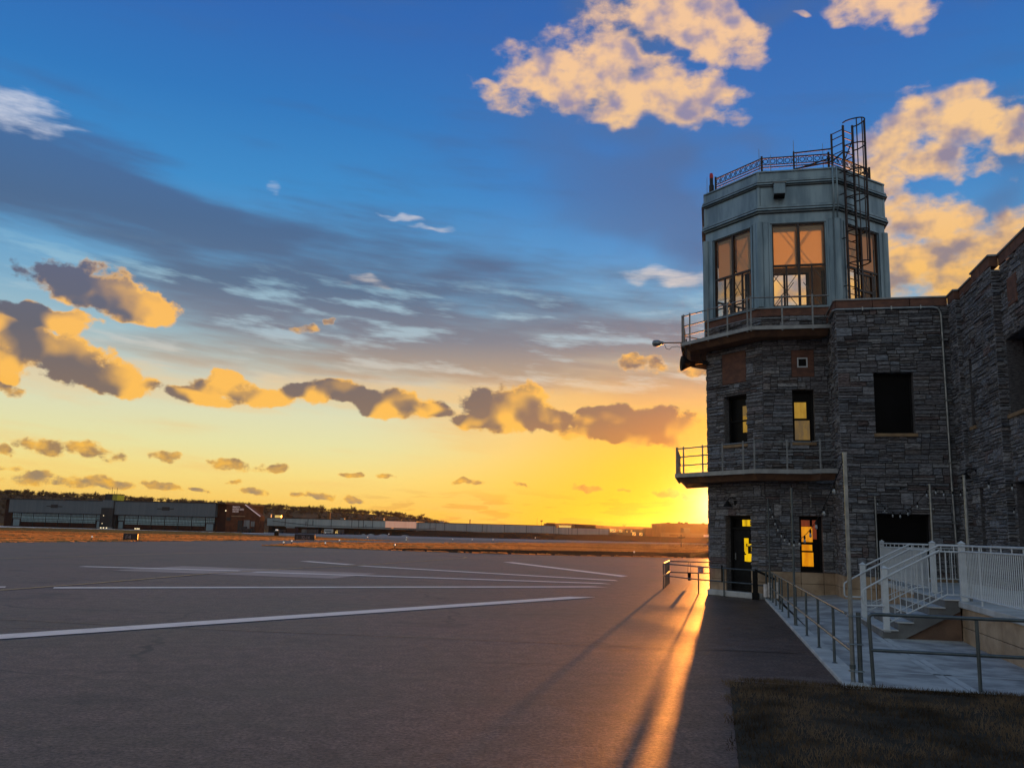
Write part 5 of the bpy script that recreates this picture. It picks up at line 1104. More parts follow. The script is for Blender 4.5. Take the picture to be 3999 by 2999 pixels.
# ------------------------------------------------------------------ hangars across the field (their own front line)
HA = radians(-9.13); HP = Vector((-152.0, 272.0, 0))
class HT(T):
    def __init__(s, name, label, cat, base=(0, 0, 0), group=None):
        s.base = base; s.o = bpy.data.objects.new(name, None); COL.objects.link(s.o)
        c, n = cos(HA), sin(HA); s.o.location = (HP.x + base[0] * c - base[1] * n, HP.y + base[0] * n + base[1] * c, base[2]); s.o.rotation_euler = (0, 0, HA); props(s.o, label, cat, group)
def hangar(s0, label, mirror):
    L = 34.0; X = (lambda x: s0 + x) if not mirror else (lambda x: 67.0 - x * 1.035)
    t = HT('hangar', label, 'hangar', (s0 + L / 2, 0, 0))
    def bx(mb, a, b, *r): a, b = X(a), X(b); mb.box(min(a, b), max(a, b), *r); return mb
    mb = bx(MB(), 0.2, 31, .6, 26, .2, 4.3); bx(mb, -2.8, .4, 1.0, 26, 0, 8.1) if not mirror else bx(mb, -2.6, .4, 1.0, 26, 0, 8.1); t.part('dark_wall', mb, M['brickdk'])
    mb = bx(MB(), -.1, 31.0, -.9, 24, 4.3, 8.15); t.part('upper_cladding', mb, M['hangar'])
    mb = bx(MB(), -3.0, 31.2, -1.0, 26, 8.14, 8.42); mb.box(min(X(-.2), X(31)), max(X(-.2), X(31)), -.95, .6, 4.16, 4.31); t.part('roof_trim', mb, M['hroof'])
    mb = MB(); xc = 15.2
    for a, b, c, d in ((xc - 1.3, xc + 1.0, 5.85, 6.85), (xc - 2.7, xc - 1.35, 6.2, 6.45), (xc + 1.05, xc + 2.5, 6.15, 6.4)): bx(mb, a, b, -.96, -.85, c, d)
    t.part('winged_emblem_panel', mb, M['hroof'])
    bays = [(.5, 3.2)] + [(3.4 + 4.16 * i, 3.4 + 4.16 * i + 3.95) for i in range(6)] + [(28.4, 30.4)]
    for i, (a, b) in enumerate(bays):
        small = i in (0, 7); z0 = 2.55 if small else 1.55
        mb = bx(MB(), a, b, .45, .55, z0, 4.1); wn_ = t.part('window_bay', mb, M['hglass'])
        mb = MB()
        for z in (3.35, 2.45, 1.95) if not small else (3.35, 2.85): bx(mb, a, b, .38, .46, z - .07, z + .07)
        n = 9 if not small else 5
        for j in range(1, n): x = a + (b - a) * j / n; bx(mb, x - .03, x + .03, .4, .46, z0, 4.1)
        bx(mb, a - .12, a, .3, .5, .2, 4.15); t.part('glazing_bars', mb, M['hroof'], wn_)
        if small: mb = bx(MB(), a + .35, b - .25, .4, .52, .25, 2.25); t.part('door', mb, M['hdoor'], label='pale blue personnel door')
    return t
hangar(0.0, 'left hangar with slate cladding over a band of teal windows', False)
hangar(35.3 - 1.6, 'right hangar with slate cladding beside the brick gable', True)
ht = HT('hangar_stair_tower', 'dark block with a lookout cabin between the two hangars', 'building', (32.8, 0, 0))
mb = MB(); mb.box(30.9, 34.85, -1.3, 20, 0, 6.2); mb.box(30.2, 35.4, -.6, 20, 0, 4.4); ht.part('wall', mb, M['hroof'])
mb = MB(); mb.box(31.0, 34.6, -1.1, 20, 6.2, 8.5); ht.part('upper_cladding', mb, M['hangar']); mb = MB(); mb.box(31.3, 33.6, -.5, 3, 8.5, 10.2); mb.box(31.2, 35.4, -.6, 3.1, 10.2, 10.38); ht.part('cabin', mb, M['hroof'])
mb = MB(); mb.box(33.6, 35.25, -.45, 3, 8.5, 10.15); ht.part('cabin_window', mb, M['olive']); mb = MB()
for i in range(5): mb.box(33.75 + .3 * i, 33.82 + .3 * i, -.52, -.44, 8.5, 10.1)
ht.part('cabin_bars', mb, M['hroof']); mb = MB()
for x, h in ((31.6, 11.0), (32.7, 12.4), (33.5, 11.2), (34.3, 12.3)): mb.tube([(x, .5, 10.3), (x, .5, h)], .05, 5)
ht.part('antenna', mb, M['ladder']); mb = MB()
for x, z in ((31.9, 3.9), (31.7, 1.6)): mb.lathe((x, -1.4, z), [(0, -.15), (.15, 0), (0, .15)], 8)
ht.part('lamp', mb, M['warmlamp'])
bb = HT('brick_gable_building', 'red-brown brick building with a sloping white-edged gable and white lettering', 'building', (75, 0, 0))
mb = MB(); P_ = [(70.0, 0), (80.6, 0), (80.6, 4.8), (75.8, 8.0), (70.0, 8.15)]
mb.add([(x, .2, z) for x, z in P_] + [(x, 3.5, z) for x, z in P_], [(4, 3, 2, 1, 0), (5, 6, 7, 8, 9)] + [(k, (k + 1) % 5, 5 + (k + 1) % 5, 5 + k) for k in range(5)]); bb.part('wall', mb, M['brick'])
mb = MB(); mb.box(66.9, 70.0, .6, 22, 0, 8.2); bb.part('dark_wall', mb, M['brickdk'])
mb = MB(); mb.obox((78.25, .1, 6.42), (4.8, 0, -3.2), (0, 1, 0), 5.9, .35, .22); bb.part('gable_trim', mb, M['lettering'])
mb = MB(); mb.box(71.8, 76.0, .0, .2, 4.55, 4.78); bb.part('ledge', mb, M['tanbl2'])
mb = MB(); mb.box(70.3, 71.5, .1, .22, 3.3, 4.3); bb.part('window', mb, M['hroof']); mb = MB(); mb.box(73.9, 75.4, .05, .22, 0.3, 3.5); bb.part('dark_opening', mb, M['hroof'])
mb = MB(); mb.box(75.8, 77.6, .0, .22, .9, 3.6); mb.box(78.0, 79.1, .0, .22, 1.8, 3.3); bb.part('pale_door', mb, M['contgrey'])
mb = MB(); mb.lathe((69.9, .0, 6.2), [(0, -.25), (.25, 0), (0, .25)], 8); bb.part('lamp', mb, M['warmlamp'])
for body, z, x0, sz in (('MINNESOTA', 7.05, 71.9, .78), ('NATIONAL GUARD', 6.4, 71.9, .78), ('AVIATION', 5.75, 71.95, .78)):
    text('lettering', body, sz, M['lettering'], lambda x, y, z_, z0=z, xx=x0: (xx + x, .15 - z_, z0 + y), bb, ext=.03, squeeze=.52)

# ------------------------------------------------------------------ long pale sheds
def W_(name, label, cat, base, group=None): return T(name, label, cat, base, 'W', group)
ls = W_('long_shed', 'long low pale shed with a dark undercroft beside the brick building', 'shed', (-61, 300, 0))
mb = MB(); mb.box(-81.2, -41.45, 300, 322, 2.2, 4.75); ls.part('cladding', mb, M['shed'])
mb = MB(); mb.box(-81.4, -30.9, 299.9, 323, 4.75, 4.92); ls.part('roof_edge', mb, M['hroof'])
mb = MB(); mb.box(-81.0, -31.2, 301.5, 322, -.1, 2.2); ls.part('dark_base', mb, M['hroof'])
mb = MB(); mb.box(-41.4, -31.05, 299.8, 322, 2.55, 4.72)
for i in range(20): mb.box(-41.3 + .515 * i, -41.1 + .515 * i, 299.72, 299.8, 2.55, 4.72)
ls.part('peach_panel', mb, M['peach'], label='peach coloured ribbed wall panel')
mb = MB(); mb.box(-75, -24.4, 299.2, 300, 2.02, 2.3); ls.part('low_band', mb, M['lowband']); mb = MB(); mb.tube([(-79.2, 299.1, 3.85), (-72, 299.1, 3.15), (-65, 299.1, 2.62), (-30, 299.1, 2.42), (-24.3, 299.1, 2.62)], .1, 6); ls.part('dark_pipe', mb, M['hroof'])
mb = MB()
for x in (-75.1, -67.5, -59.6, -52.7, -50.4, -48.8, -45.7): mb.box(x - .12, x + .12, 299.93, 300, 2.2, 4.75)
ls.part('panel_joint', mb, M['hangar'])
for i, (x, z1) in enumerate(((-68.1, 3.9), (-47.9, 3.3), (-65.8, 4.4))): mb = MB(); mb.box(x - .1, x + .1, 299.75, 300, 2.6, z1); ls.part('wall_pipe', mb, M['hangar'])
ls2 = W_('long_shed', 'long grey shed continuing right of the peach panel along the dark bank', 'shed', (-7, 300, 0))
mb = MB(); mb.box(-31.0, 15.9, 300.2, 325, 1.0, 4.5); ls2.part('cladding', mb, M['shed2']); mb = MB(); mb.box(-31.1, 16.0, 300.1, 325.2, 4.5, 4.64); ls2.part('roof_edge', mb, M['hroof']); mb = MB()
for x in (-30.4, -26.4, -24.4, -21.5, -14.0, -8.7, -7.2, -1.3, 6.1, 15.3): mb.box(x - .1, x + .1, 300.1, 300.2, 2, 4.5)
ls2.part('panel_joint', mb, M['hangar'])
ls3 = W_('low_shed', 'lower pale shed at the right end of the long grey shed', 'shed', (25, 300.6, 0))
mb = MB(); mb.box(16.0, 33.8, 300.6, 320, 1.0, 3.95); ls3.part('cladding', mb, M['shed2']); mb = MB(); mb.box(15.9, 33.9, 300.5, 320.1, 3.95, 4.05); ls3.part('roof_edge', mb, M['hroof']); mb = MB()
for x in (17.0, 20.4, 21.5, 23.4, 30.6): mb.box(x - .1, x + .1, 300.5, 300.6, 1, 3.95)
ls3.part('panel_joint', mb, M['hangar'])
# things on the shed roofs
def vent(name, label, cat, x, y, z0, z1, wd, m, dep=1.0, cap=True):
    t = W_(name, label, cat, (x, y, z0)); mb = MB(); mb.box(x - wd / 2, x + wd / 2, y - dep / 2, y + dep / 2, z0, z1, min(.05, wd / 5)); t.part('body', mb, M[m])
    if cap: mb = MB(); mb.box(x - wd * .6, x + wd * .6, y - dep * .6, y + dep * .6, z1, z1 + .1); t.part('cap', mb, M[m])
vent('roof_gold_box', 'glowing gold box on the roof at the left end of the pale shed', 'sign', -78.1, 302, 4.92, 5.75, 2.1, 'goldglint', cap=False)
vent('chimney', 'broad tan chimney behind the pale shed', 'chimney', -63.0, 312, 4.9, 7.2, .95, 'tanbl')
vent('roof_vent', 'low pale vent in the middle of the pale shed roof', 'vent', -56.4, 303, 4.92, 5.2, 1.3, 'shed')
vent('roof_pipe', 'thin white pipe left of the gold box', 'pipe', -80.6, 302, 4.9, 5.9, .22, 'shed')
vent('roof_pipe', 'thin pale pipe just left of the peach panel', 'pipe', -42.3, 302, 4.9, 5.6, .22, 'shed')
vent('roof_pipe', 'thin pale pipe standing above the peach panel', 'pipe', -36.3, 302, 4.9, 5.4, .2, 'tanbl2')
vent('roof_pipe', 'dark pipe on the grey shed roof', 'pipe', -13.05, 302, 4.6, 5.9, .28, 'hroof')
vent('roof_vent', 'small pale vent on the grey shed roof left of the dark pipe', 'vent', -22.5, 302, 4.6, 4.9, 1.4, 'shed')
t = W_('rooftop_cabin', 'dark red rooftop cabin near the right end of the grey shed', 'cabin', (14.4, 302, 4.6)); mb = MB(); mb.box(13.1, 15.7, 301, 304, 4.6, 5.35); t.part('body', mb, M['contred']); mb = MB(); mb.box(12.9, 15.9, 300.9, 304.1, 5.3, 5.5); t.part('roof', mb, M['hroof'])
t = W_('floodlight_mast', 'short mast with twin floodlights on the grey shed roof', 'mast', (11.2, 302, 4.6)); mb = MB(); mb.tube([(11.2, 302, 4.6), (11.2, 302, 6.0)], .07, 6); t.part('pole', mb, M['hroof']); mb = MB(); mb.box(10.85, 11.15, 301.8, 302.2, 5.85, 6.35); mb.box(11.25, 11.55, 301.8, 302.2, 5.85, 6.35); t.part('floodlights', mb, M['hroof'])
t = W_('antenna_mast', 'hair-thin antenna mast left of the twin floodlights', 'antenna', (9.7, 302, 4.6)); mb = MB(); mb.tube([(9.7, 302, 4.6), (9.7, 302, 7.1)], .06, 5, .03); t.part('rod', mb, M['hroof'])

# ------------------------------------------------------------------ vehicles and boxes in front of the sheds
def container(x0, x1, z1, m, label, y=286.0, ribs=8):
    t = W_('shipping_container', label, 'container', ((x0 + x1) / 2, y, 0)); mb = MB(); mb.box(x0, x1, y, y + 2.2, .08, z1)
    for i in range(ribs): x = x0 + (x1 - x0) * (i + .5) / ribs; mb.box(x - .06, x + .06, y - .05, y, .15, z1 - .08)
    t.part('body', mb, M[m]); mb = MB(); mb.box(x0, x1, y - .06, y + 2.25, z1 - .08, z1 + .04); mb.box(x0, x1, y - .06, y + 2.25, 0, .12); t.part('frame', mb, M['hroof'])
container(-71.0, -67.8, 1.75, 'contred', 'dark red container with a white awning under the pale shed'); container(-66.2, -64.6, 1.42, 'contgrey', 'short pale grey container between two darker ones', ribs=6); container(-64.45, -61.3, 1.45, 'contdk', 'long brown container right of the pale grey one')
mb = MB(); mb.box(-71.1, -68.5, 285.6, 286.2, 1.66, 1.92); solo('awning', mb, M['truckw'], 'white awning strip over the dark red container', 'awning', base=(-69.8, 285.9, 1.7), frame='W')
def truck(x0, x1, z1, m, cabm, cabw, label, y=285.5, cat='truck', name='box_truck'):
    t = W_(name, label, cat, ((x0 + x1) / 2, y, 0)); mb = MB(); mb.box(x0 + cabw + .05, x1, y, y + 1.9, .32, z1, .05); t.part('cargo_box', mb, M[m])
    mb = MB(); mb.add([(x, yy, z) for yy in (y + .1, y + 1.8) for x, z in ((x0, .28), (x0 + cabw, .28), (x0 + cabw, z1 * .82), (x0 + cabw * .35, z1 * .82), (x0, z1 * .5))], [(0, 1, 2, 3, 4), (9, 8, 7, 6, 5)] + [(k, 5 + k, 5 + (k + 1) % 5, (k + 1) % 5) for k in range(5)]); cb = t.part('cab', mb, M[cabm])
    mb = MB(); mb.box(x0 + cabw * .4, x0 + cabw * .9, y + .06, y + .1, z1 * .5, z1 * .76); t.part('window', mb, M['darkglass'], cb)
    for x in (x0 + cabw * .55, x1 - .55): mb = MB(); mb.lathe((x, y - .02, .24), [(0, 0), (.24, 0), (.24, .22), (0, .22)], 12, (0, 1, 0)); t.part('wheel', mb, M['rubber'])
    return t
t = truck(-59.9, -56.3, 1.55, 'truckw', 'orangec', .95, 'white box truck with an orange cab parked before the pale shed'); mb = MB(); mb.box(-58.6, -56.6, 285.44, 285.5, .85, 1.2); t.part('side_panel', mb, M['hangar'])
truck(-55.3, -52.8, 1.5, 'contdk', 'goldglint', .7, 'small dark truck with gold sunlight put into its cab colour')
truck(-49.3, -47.7, .75, 'hroof', 'hroof', .5, 'low dark car parked at the edge of the taxiway', cat='car', name='parked_car')
t = truck(-75.0, -71.6, 1.0, 'contdk', 'hangar', .8, 'low dark truck parked under the left end of the pale shed')
t = W_('tow_tractor', 'dark tow tractor with a raised arm in front of the brick building', 'tractor', (-75, 257.5, 0)); mb = MB(); mb.box(-77.2, -73.8, 257, 258.6, .5, 1.25, .08); mb.box(-76.9, -75.6, 257.1, 258.5, 1.25, 1.75, .08); t.part('body', mb, M['hroof']); mb = MB(); mb.tube([(-74.2, 257.5, 1.2), (-73.6, 257.5, 1.75), (-73.2, 257.5, .3)], .12, 6); t.part('arm', mb, M['hroof'])
for x in (-76.6, -74.4): mb = MB(); mb.lathe((x, 256.9, .4), [(0, 0), (.4, 0), (.4, .3), (0, .3)], 12, (0, 1, 0)); t.part('wheel', mb, M['rubber'])
def heap(x, y, wd, h, label):
    mb = MB(); n = 12; vs = []
    for j, (r, z) in enumerate(((1, 0), (.8, .45), (.45, .85), (0.05, 1))):
        for i in range(n): a = 2 * pi * i / n; q = r * random.uniform(.8, 1.1); vs.append((x + wd * q * cos(a), y + wd * .4 * q * sin(a), h * z * random.uniform(.85, 1.1)))
    mb.add(vs, [(j * n + i, j * n + (i + 1) % n, j * n + n + (i + 1) % n, j * n + n + i) for j in range(3) for i in range(n)]); solo('pale_heap', mb, M['snow'], label, 'heap', base=(x, y, 0), frame='W')
heap(-46.0, 284, .8, .35, 'small pale heap right of the low dark car'); heap(-43.6, 284, 1.3, .42, 'pale heap below the peach panel'); heap(-40.0, 287, 1.9, .4, 'broad pale heap against the dark bank'); heap(-33.0, 286, 1.5, .3, 'low pale heap farther right along the bank')
mb = MB(); mb.box(-82.5, -78, 262, 262.6, 0, .35); solo('jersey_barrier', mb, M['contgrey'], 'pale concrete barrier at the foot of the brick building', 'barrier', base=(-80, 262, 0), frame='W')
mb = MB(); mb.box(-158, -153.6, 268.8, 269.6, 0, .55); solo('jersey_barrier', mb, M['hdoor'], 'pale concrete barrier left of the left hangar', 'barrier', base=(-156, 269, 0), frame='W')
mb = MB(); mb.box(-121.8, -117.5, 264.6, 265.2, 0, .5); solo('jersey_barrier', mb, M['contgrey'], 'pale barrier in front of the dark block between hangars', 'barrier', base=(-120, 265, 0), frame='W')
for i, (x, y, lb) in enumerate(((-119.0, 262.5, 'left cluster of bright ground lamps before the dark block'), (-108.8, 261.6, 'right cluster of bright ground lamps before the right hangar'))):
    t = W_('ground_lamps', lb, 'lamp', (x, y, 0))
    for d in ((-.8, 0, .9) if i == 0 else (-.5, .1, .6)): mb = MB(); mb.lathe((x + d, y, .15), [(0, 0), (.2, .05), (.2, .3), (0, .38)], 8); t.part('lamp', mb, M['warmlamp'])

# ------------------------------------------------------------------ dark bank and the buildings beyond it, right
mb = MB(); xs = list(range(-40, 171, 6)); rows = []
for x in xs:
    y0 = 288 + 2 * sin(x * .05); h = 1.95 + .12 * sin(x * .21) + random.uniform(-.06, .06); k = min(1, (x + 40) / 10)
    rows.append([(x, y0, -.05), (x, y0 + 4, h * .55 * k), (x, y0 + 7.5, h * k), (x, y0 + 11, h * k), (x, y0 + 16, -.05)])
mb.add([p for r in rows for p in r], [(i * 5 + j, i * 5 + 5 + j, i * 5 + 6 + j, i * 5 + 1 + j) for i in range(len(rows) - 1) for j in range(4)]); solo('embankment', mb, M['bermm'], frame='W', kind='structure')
def block(name, label, cat, x0, x1, y, dep, z1, m, extra=(), z0=0):
    t = W_(name, label, cat, ((x0 + x1) / 2, y, 0)); mb = MB(); mb.box(x0, x1, y, y + dep, z0, z1); t.part('wall', mb, M[m]); mb = MB(); mb.box(x0 - .15, x1 + .15, y - .15, y + dep + .15, z1, z1 + .15); t.part('roof_edge', mb, M[m])
    for nm, a, b, c, d, mm in extra: mb = MB(); mb.box(a, b, y - .12, y - .02, c, d) if c < z1 else mb.box(a, b, y + 2, y + 4, c, d); t.part(nm, mb, M[mm])
    return t
block('factory_building', 'big tan factory block with roof vents hazed by the low sun', 'factory', 74, 118, 420, 40, 8.1, 'tanbl', [('roof_vent', 75.2, 76.6, 8.25, 8.6, 'tanbl'), ('roof_vent', 80.6, 81.5, 8.25, 9.0, 'tanbl'), ('roof_vent', 82, 82.8, 8.25, 8.8, 'tanbl'), ('roof_vent', 83.8, 85.2, 8.25, 8.9, 'tanbl'), ('roof_vent', 92, 93, 8.25, 8.7, 'tanbl')])
block('factory_annex', 'pale cube annex against the tan factory block', 'annex', 80.6, 83.6, 410, 6, 5.9, 'tanbl2')
block('warehouse', 'low pale warehouse in front of the tan factory block', 'warehouse', 70.5, 116, 404, 8, 3.55, 'tanbl2', [('dark_panel', 73, 77, 2.2, 2.9, 'tanbl'), ('door', 88.5, 91, 2.2, 3.1, 'lettering')])
block('small_store', 'dark flat-roofed store left of the tan factory block', 'store', 63.6, 67, 414, 6, 5.1, 'contred')
block('small_store', 'long dark store behind the gold-lit tanks', 'store', 55.5, 63.4, 416, 8, 4.6, 'contdk')
block('small_store', 'dark lean-to at the right end of the low shed', 'store', 34.2, 44.2, 302, 6, 3.05, 'contdk')
block('rooftop_plant', 'dark rooftop plant behind the low pale shed', 'plant room', 23.3, 31.0, 316, 6, 5.25, 'hroof', z0=3)
block('gold_glint_gable', 'gold-lit gable showing over the low pale shed roof', 'gable', 19.0, 23.2, 330, 4, 4.9, 'goldglint', z0=3)  # gold sunlight put into the gable's emissive colour
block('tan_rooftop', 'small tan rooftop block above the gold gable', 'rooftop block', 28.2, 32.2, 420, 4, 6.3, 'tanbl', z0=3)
for x, y, z0, z1, wd, lb in ((34.9, 300, 2.9, 4.0, 2.0, 'gold-lit panel at the right end of the low shed'), (38.0, 304, 3.0, 3.9, 1.1, 'small gold-lit panel over the dark lean-to'), (40.1, 304, 3.0, 3.6, .5, 'tiny gold-lit box right of the small gold panel'), (41.7, 304, 3.0, 3.8, .5, 'narrow gold-lit box by the end of the dark lean-to'), (42.3, 302.5, 2.0, 3.15, 1.1, 'squat tank with a painted gold glint nearest the low shed'), (44.6, 302.5, 2.0, 3.0, 1.0, 'squat tank with a painted gold glint standing farthest right')):
    t = W_('gold_lit_box', lb, 'box', (x, y - 3, z0)); mb = MB(); mb.box(x - wd / 2, x + wd / 2, y - 3, y - 2.4, z0, z1, .08); t.part('face', mb, M['goldglint'])  # gold sun glint painted into the face by its emissive material
    mb = MB(); mb.tube([(x - wd * .3, y - 3.03, z0 + .1), (x + wd * .1, y - 3.03, (z0 + z1) / 2), (x + wd * .35, y - 3.03, z1 - .2)], .09, 5); t.part('pipework', mb, M['hroof'])

# approach light bar and edge lights
t = W_('approach_light_bar', 'T-shaped approach light bar against the sunlit haze', 'light bar', (34.9, 180, 0)); mb = MB(); mb.tube([(34.9, 180, 0), (34.9, 180, 2.5)], .1, 6); t.part('mast', mb, M['hroof']); mb = MB(); mb.box(34.2, 35.6, 179.9, 180.1, 1.75, 1.9)
for i in range(5): mb.box(34.2 + .33 * i, 34.32 + .33 * i, 179.9, 180.1, 1.9, 2.1)
t.part('crossbar', mb, M['hroof'])
GL = [(-24.0, 95.7), (-25.6, 105.9), (-20.0, 98.0), (-23.0, 122), (-12.4, 98.2), (-17.0, 149.3), (-27.6, 175.5), (-51, 249), (-10.7, 173.2), (-7.1, 177.4), (-3.2, 190), (-21, 185), (-46.5, 100), (-60, 100), (13, 92), (-35, 262), (8, 262), (52, 300)]
r0 = W_('edge_light', 'x', 'runway light', (GL[0][0], GL[0][1], 0), 'runway edge lights on the field')
mb = MB(); mb.tube([(GL[0][0], GL[0][1], 0), (GL[0][0], GL[0][1], .34)], .035, 6); r0.part('stem', mb, M['hroof']); mb = MB(); mb.lathe((GL[0][0], GL[0][1], .32), [(.04, 0), (.085, .04), (.085, .15), (.04, .2), (0, .21)], 10); r0.part('lamp', mb, M['runlamp'])
r0.o['label'] = 'small white runway edge light on a short stem in the field'
for x, y in GL[1:]: copy_thing(r0.o, (x, y, 0), scale=max(1.0, hypot(x, y) / 170))
# guidance signs
def marker(cx_, cy_, wd, h, body, label, yaw, sz, sq, off):
    t = W_('guidance_sign', label, 'airport sign', (cx_, cy_, 0)); c, s = cos(yaw), sin(yaw); ff = Facade((cx_ - c * wd / 2, cy_ - s * wd / 2), (c, s))
    mb = MB(); ff.box(mb, 0, wd, .12, h, -.15, .15, .05); bo = t.part('board', mb, M['signblk']); mb = MB()
    for q in (.15, wd - .15): ff.box(mb, q - .04, q + .04, 0, .14, -.05, .05)
    t.part('leg', mb, M['hroof']); text('lettering', body, sz, M['signtxt'], lambda x, y, z: ff.p(off + x * sq, .24 + y, .152 + z), t, bo)
marker(-43.3, 102.6, 1.6, .85, 'F4', 'squat dark airfield sign reading F4 on the grass edge before the hangars', .1, .62, 1.1, .25)
marker(-31.5, 138.5, 3.1, .98, '1   32-14', 'long dark airfield sign reading 32-14 near the grass tip', .15, .72, .78, .25)
t = W_('barrel_marker', 'small black barrel marker with a white top left of the long airfield sign', 'marker', (-51.6, 199, 0)); mb = MB(); mb.lathe((-51.6, 199, 0), [(0, 0), (.5, 0), (.5, 1.0), (.4, 1.1), (0, 1.1)], 12); t.part('barrel', mb, M['black']); mb = MB(); mb.lathe((-51.6, 199, 1.1), [(.3, 0), (.3, .3), (0, .35)], 10); t.part('top', mb, M['runlamp'])

# ------------------------------------------------------------------ wooded hill
prof = [(-560, 24), (-430, 24), (-373, 22.7), (-340, 22), (-296, 20.8), (-254, 19.6), (-211, 17.9), (-178, 17.0), (-144, 15.8), (-110, 14.8), (-76, 13.0), (-60, 11.4), (-53, 9.2), (-43, 7.6), (-10, 5.0), (60, 3.5)]
def hz(x):
    for (a, b), (c, d) in zip(prof, prof[1:]):
        if a <= x <= c: return b + (d - b) * (x - a) / (c - a)
    return 0
mb = MB(); xs = list(range(-560, 61, 10)); rows = []
for x in xs:
    h = max(0.0, hz(x) - 1.9) ; rows.append([(x, 470, -.5), (x, 520, h * .35), (x, 590, h * .8), (x, 650, h), (x, 760, h * .9), (x, 900, -.5)])
mb.add([p for r in rows for p in r], [(i * 6 + j, i * 6 + 6 + j, i * 6 + 7 + j, i * 6 + 1 + j) for i in range(len(rows) - 1) for j in range(5)]); solo('hill', mb, M['hill'], frame='W', kind='structure')
mb = MB(); xs = list(range(60, 700, 40)); mb.add([p for x in xs for p in ((x, 1500, -5), (x, 1500, 17.5 + 1.5 * sin(x * .021) + sin(x * .09)), (x, 1700, -5))], [(i * 3 + j, i * 3 + 3 + j, i * 3 + 4 + j, i * 3 + 1 + j) for i in range(len(xs) - 1) for j in range(2)]); solo('far_ridge', mb, M['hill'], frame='W', kind='structure')
def ground_h(x, y):
    h = max(0.0, hz(x) - 1.9); ys = (470, 520, 590, 650, 760, 900); hs_ = (-.5, h * .35, h * .8, h, h * .9, -.5)
    for i in range(5):
        if ys[i] <= y <= ys[i + 1]: return hs_[i] + (hs_[i + 1] - hs_[i]) * (y - ys[i]) / (ys[i + 1] - ys[i])
    return 0
def tree_geo(seed, H_=6.0, twigs=210, spread=.5):
    r_ = random.Random(seed); tr, cr = MB(), MB()
    tr.tube([(0, 0, -.3), (r_.uniform(-.1, .1), 0, H_ * .25), (r_.uniform(-.2, .2), r_.uniform(-.2, .2), H_ * .55)], .17, 5, .08)
    tips = []
    for i in range(11):
        a = r_.uniform(0, 2 * pi); z0 = H_ * r_.uniform(.08, .5); L = H_ * r_.uniform(.30, .52); el = r_.uniform(.35, 1.2)
        p = Vector((0, 0, z0)); d = Vector((cos(a) * cos(el), sin(a) * cos(el), sin(el))); q = p + d * L; m1 = p + d * L * .5 + Vector((0, 0, L * .08))
        tr.tube([p, m1, q], .065, 3, .02, cap=False); tips += [(m1, d, L), (q, d, L), (p + d * L * .75, d, L)]
    for i in range(twigs):
        p, d, L = r_.choice(tips); a = r_.uniform(0, 2 * pi); e = r_.uniform(-.1, 1.3); dd = (Vector((cos(a) * cos(e), sin(a) * cos(e), sin(e))) + d * .6).normalized()
        l = H_ * r_.uniform(.10, .26); wd = r_.uniform(.022, .06); s_ = dd.orthogonal().normalized() * wd; q = p + dd * l
        cr.add([p - s_, p + s_, q], ((0, 1, 2),))
        for _ in range(2):
            a2 = r_.uniform(0, 2 * pi); d3 = (dd + Vector((cos(a2), sin(a2), r_.uniform(-.3, .8))) * .7).normalized(); b0 = p + dd * l * r_.uniform(.3, .9); s3 = d3.orthogonal().normalized() * wd * .6
            cr.add([b0 - s3, b0 + s3, b0 + d3 * l * .6], ((0, 1, 2),))
    return tr, cr
protos = []
for i, (sd_, H_) in enumerate(((3, 4.2), (8, 3.5), (21, 4.8), (34, 3.9))):
    tr, cr = tree_geo(sd_, H_); base = np.array(tr.v + cr.v, np.float32); fs = [f for f in tr.f] + [tuple(len(tr.v) + k for k in f) for f in cr.f]
    tri = []
    for f_ in fs:
        for k in range(1, len(f_) - 1): tri.append((f_[0], f_[k], f_[k + 1]))
    protos.append((base, np.array(tri, np.int32)))
Vs, Fs, off = [], [], 0
for i in range(1150):
    x = NR.uniform(-430, -42); y = NR.uniform(490, 660) if NR.rand() < .62 else NR.uniform(630, 668)
    base, tri = protos[NR.randint(4)]; a = NR.uniform(0, 2 * pi); s_ = NR.uniform(.62, 1.08) * (1.0 if x < -75 else .8); c, q = cos(a), sin(a)
    V = base.copy(); V[:, 0], V[:, 1] = (base[:, 0] * c - base[:, 1] * q) * 1.5, (base[:, 0] * q + base[:, 1] * c) * 1.5; V = V * s_ + np.array([x, y, ground_h(x, y) - .5], np.float32)
    Vs.append(V); Fs.append(tri + off); off += len(V)
V = np.concatenate(Vs); F_ = np.concatenate(Fs); me = bpy.data.meshes.new('wood')
me.vertices.add(len(V)); me.vertices.foreach_set('co', V.astype(np.float32).ravel()); me.loops.add(len(F_) * 3); me.loops.foreach_set('vertex_index', F_.ravel().astype(np.int32))
me.polygons.add(len(F_)); me.polygons.foreach_set('loop_start', np.arange(0, len(F_) * 3, 3, dtype=np.int32)); me.polygons.foreach_set('loop_total', np.full(len(F_), 3, np.int32)); me.materials.append(M['twig']); me.update(calc_edges=True)
o = bpy.data.objects.new('wood', me); COL.objects.link(o); props(o, 'leafless brown wood covering the far hillside', 'wood', kind='stuff')
def bare_tree(seed, x, y, z, H_, label):
    t = W_('bare_tree', label, 'tree', (x, y, z), 'leafless trees one can tell apart'); tr, cr = tree_geo(seed, H_, 340)
    for mb in (tr, cr): mb.v = [(p[0] * 1.2 + x, p[1] * 1.2 + y, p[2] + z) for p in mb.v]
    t.part('trunk', tr, M['twig']); t.part('crown', cr, M['twig'])
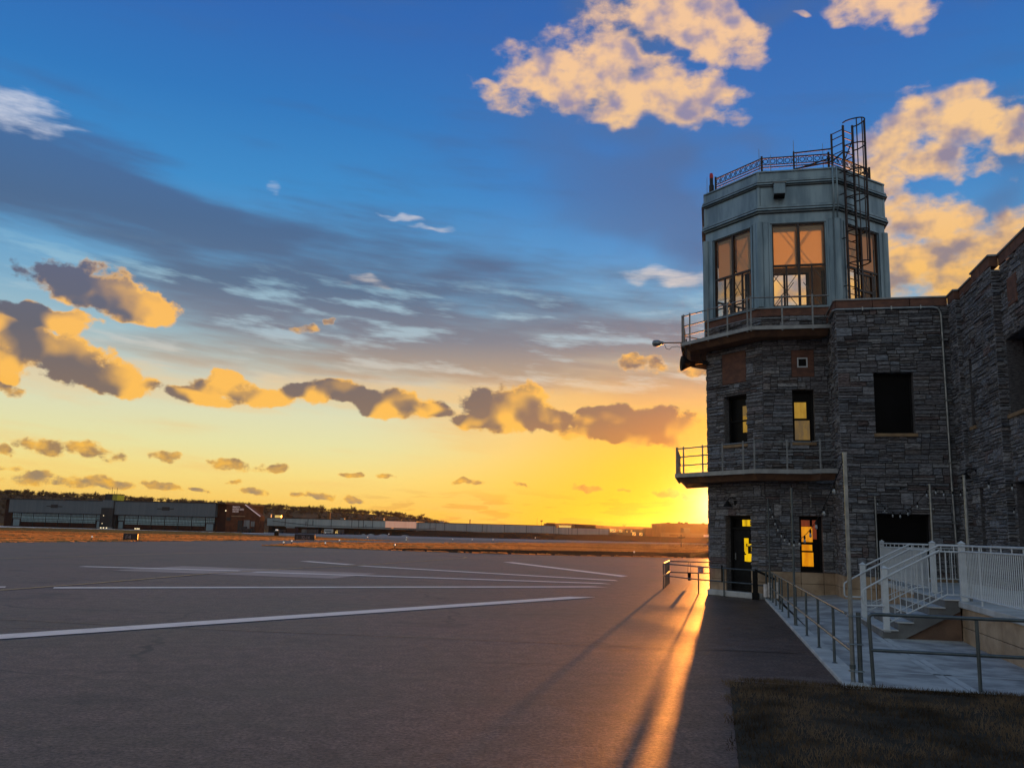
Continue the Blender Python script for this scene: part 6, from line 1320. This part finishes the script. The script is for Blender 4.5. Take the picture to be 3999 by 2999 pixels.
for i, (x, y, H_, lb) in enumerate(((-112, 640, 7.5, 'tallest bare tree on the skyline above the chimney'), (-136, 648, 6.5, 'bare tree on the skyline left of the tallest one'), (-62, 640, 6.0, 'bare tree on the falling skyline above the peach panel'), (-152, 560, 7.5, 'pale bare tree on the slope right of the brick gable'), (-170, 566, 8.0, 'bushy bare tree on the slope just behind the brick gable'), (-88, 600, 6.0, 'bare tree on the slope above the pale shed vent'), (-48, 630, 4.5, 'last bare tree at the right foot of the wooded hill'), (-300, 645, 6.5, 'bare tree on the skyline left of the lookout cabin'), (-352, 648, 6.0, 'bare tree on the skyline above the left hangar'))):
    bare_tree(50 + i, x, y, ground_h(x, y) - .1, H_ * .72, lb)
for i, (x, y, H_, lb) in enumerate(((57.5, 430, 6.6, 'left of the hazy bare trees before the tan factory'), (61.6, 428, 6.8, 'middle hazy bare tree before the tan factory'), (65.2, 432, 6.2, 'right hazy bare tree beside the dark flat-roofed store'), (50.5, 430, 5.5, 'small hazy bare tree over the dark lean-to'))): bare_tree(80 + i, x, y, 0, H_, lb)
t = W_('lattice_mast', 'thin mast on the hill skyline left of the lookout cabin', 'mast', (-301, 646, 15)); mb = MB(); mb.tube([(-301, 646, 14), (-301, 646, 24.3)], .22, 5, .1); t.part('shaft', mb, M['hroof']); mb = MB(); mb.box(-301.8, -300.2, 645.6, 646.4, 22.2, 22.5); mb.box(-301.6, -300.4, 645.6, 646.4, 23.2, 23.4); t.part('antenna_arm', mb, M['hroof'])
block('hilltop_house', 'house roof breaking the hill skyline above the left hangar', 'house', -336, -330, 648, 8, 20.8, 'hroof', z0=14)

# ------------------------------------------------------------------ evening haze
hm_ = bpy.data.materials.new('evening_haze'); hm_.use_nodes = True; hm_.node_tree.nodes.clear()
q = NT(hm_.node_tree); pv = q.n('ShaderNodeVolumePrincipled'); oo = q.n('ShaderNodeOutputMaterial'); q.L(pv.outputs[0], oo.inputs['Volume'])
pv.inputs['Color'].default_value = (0.95, 0.86, 0.76, 1); pv.inputs['Density'].default_value = 0.000045; pv.inputs['Anisotropy'].default_value = 0.9
mb = MB(); mb.box(-650, 800, -60, 1800, -6.2, 32); hz_ = solo('haze', mb, hm_, base=(0, 0, 0), frame='W', kind='stuff'); hz_['label'] = 'thin evening haze over the airfield'; hz_['category'] = 'haze'
S.cycles.volume_bounces = 0
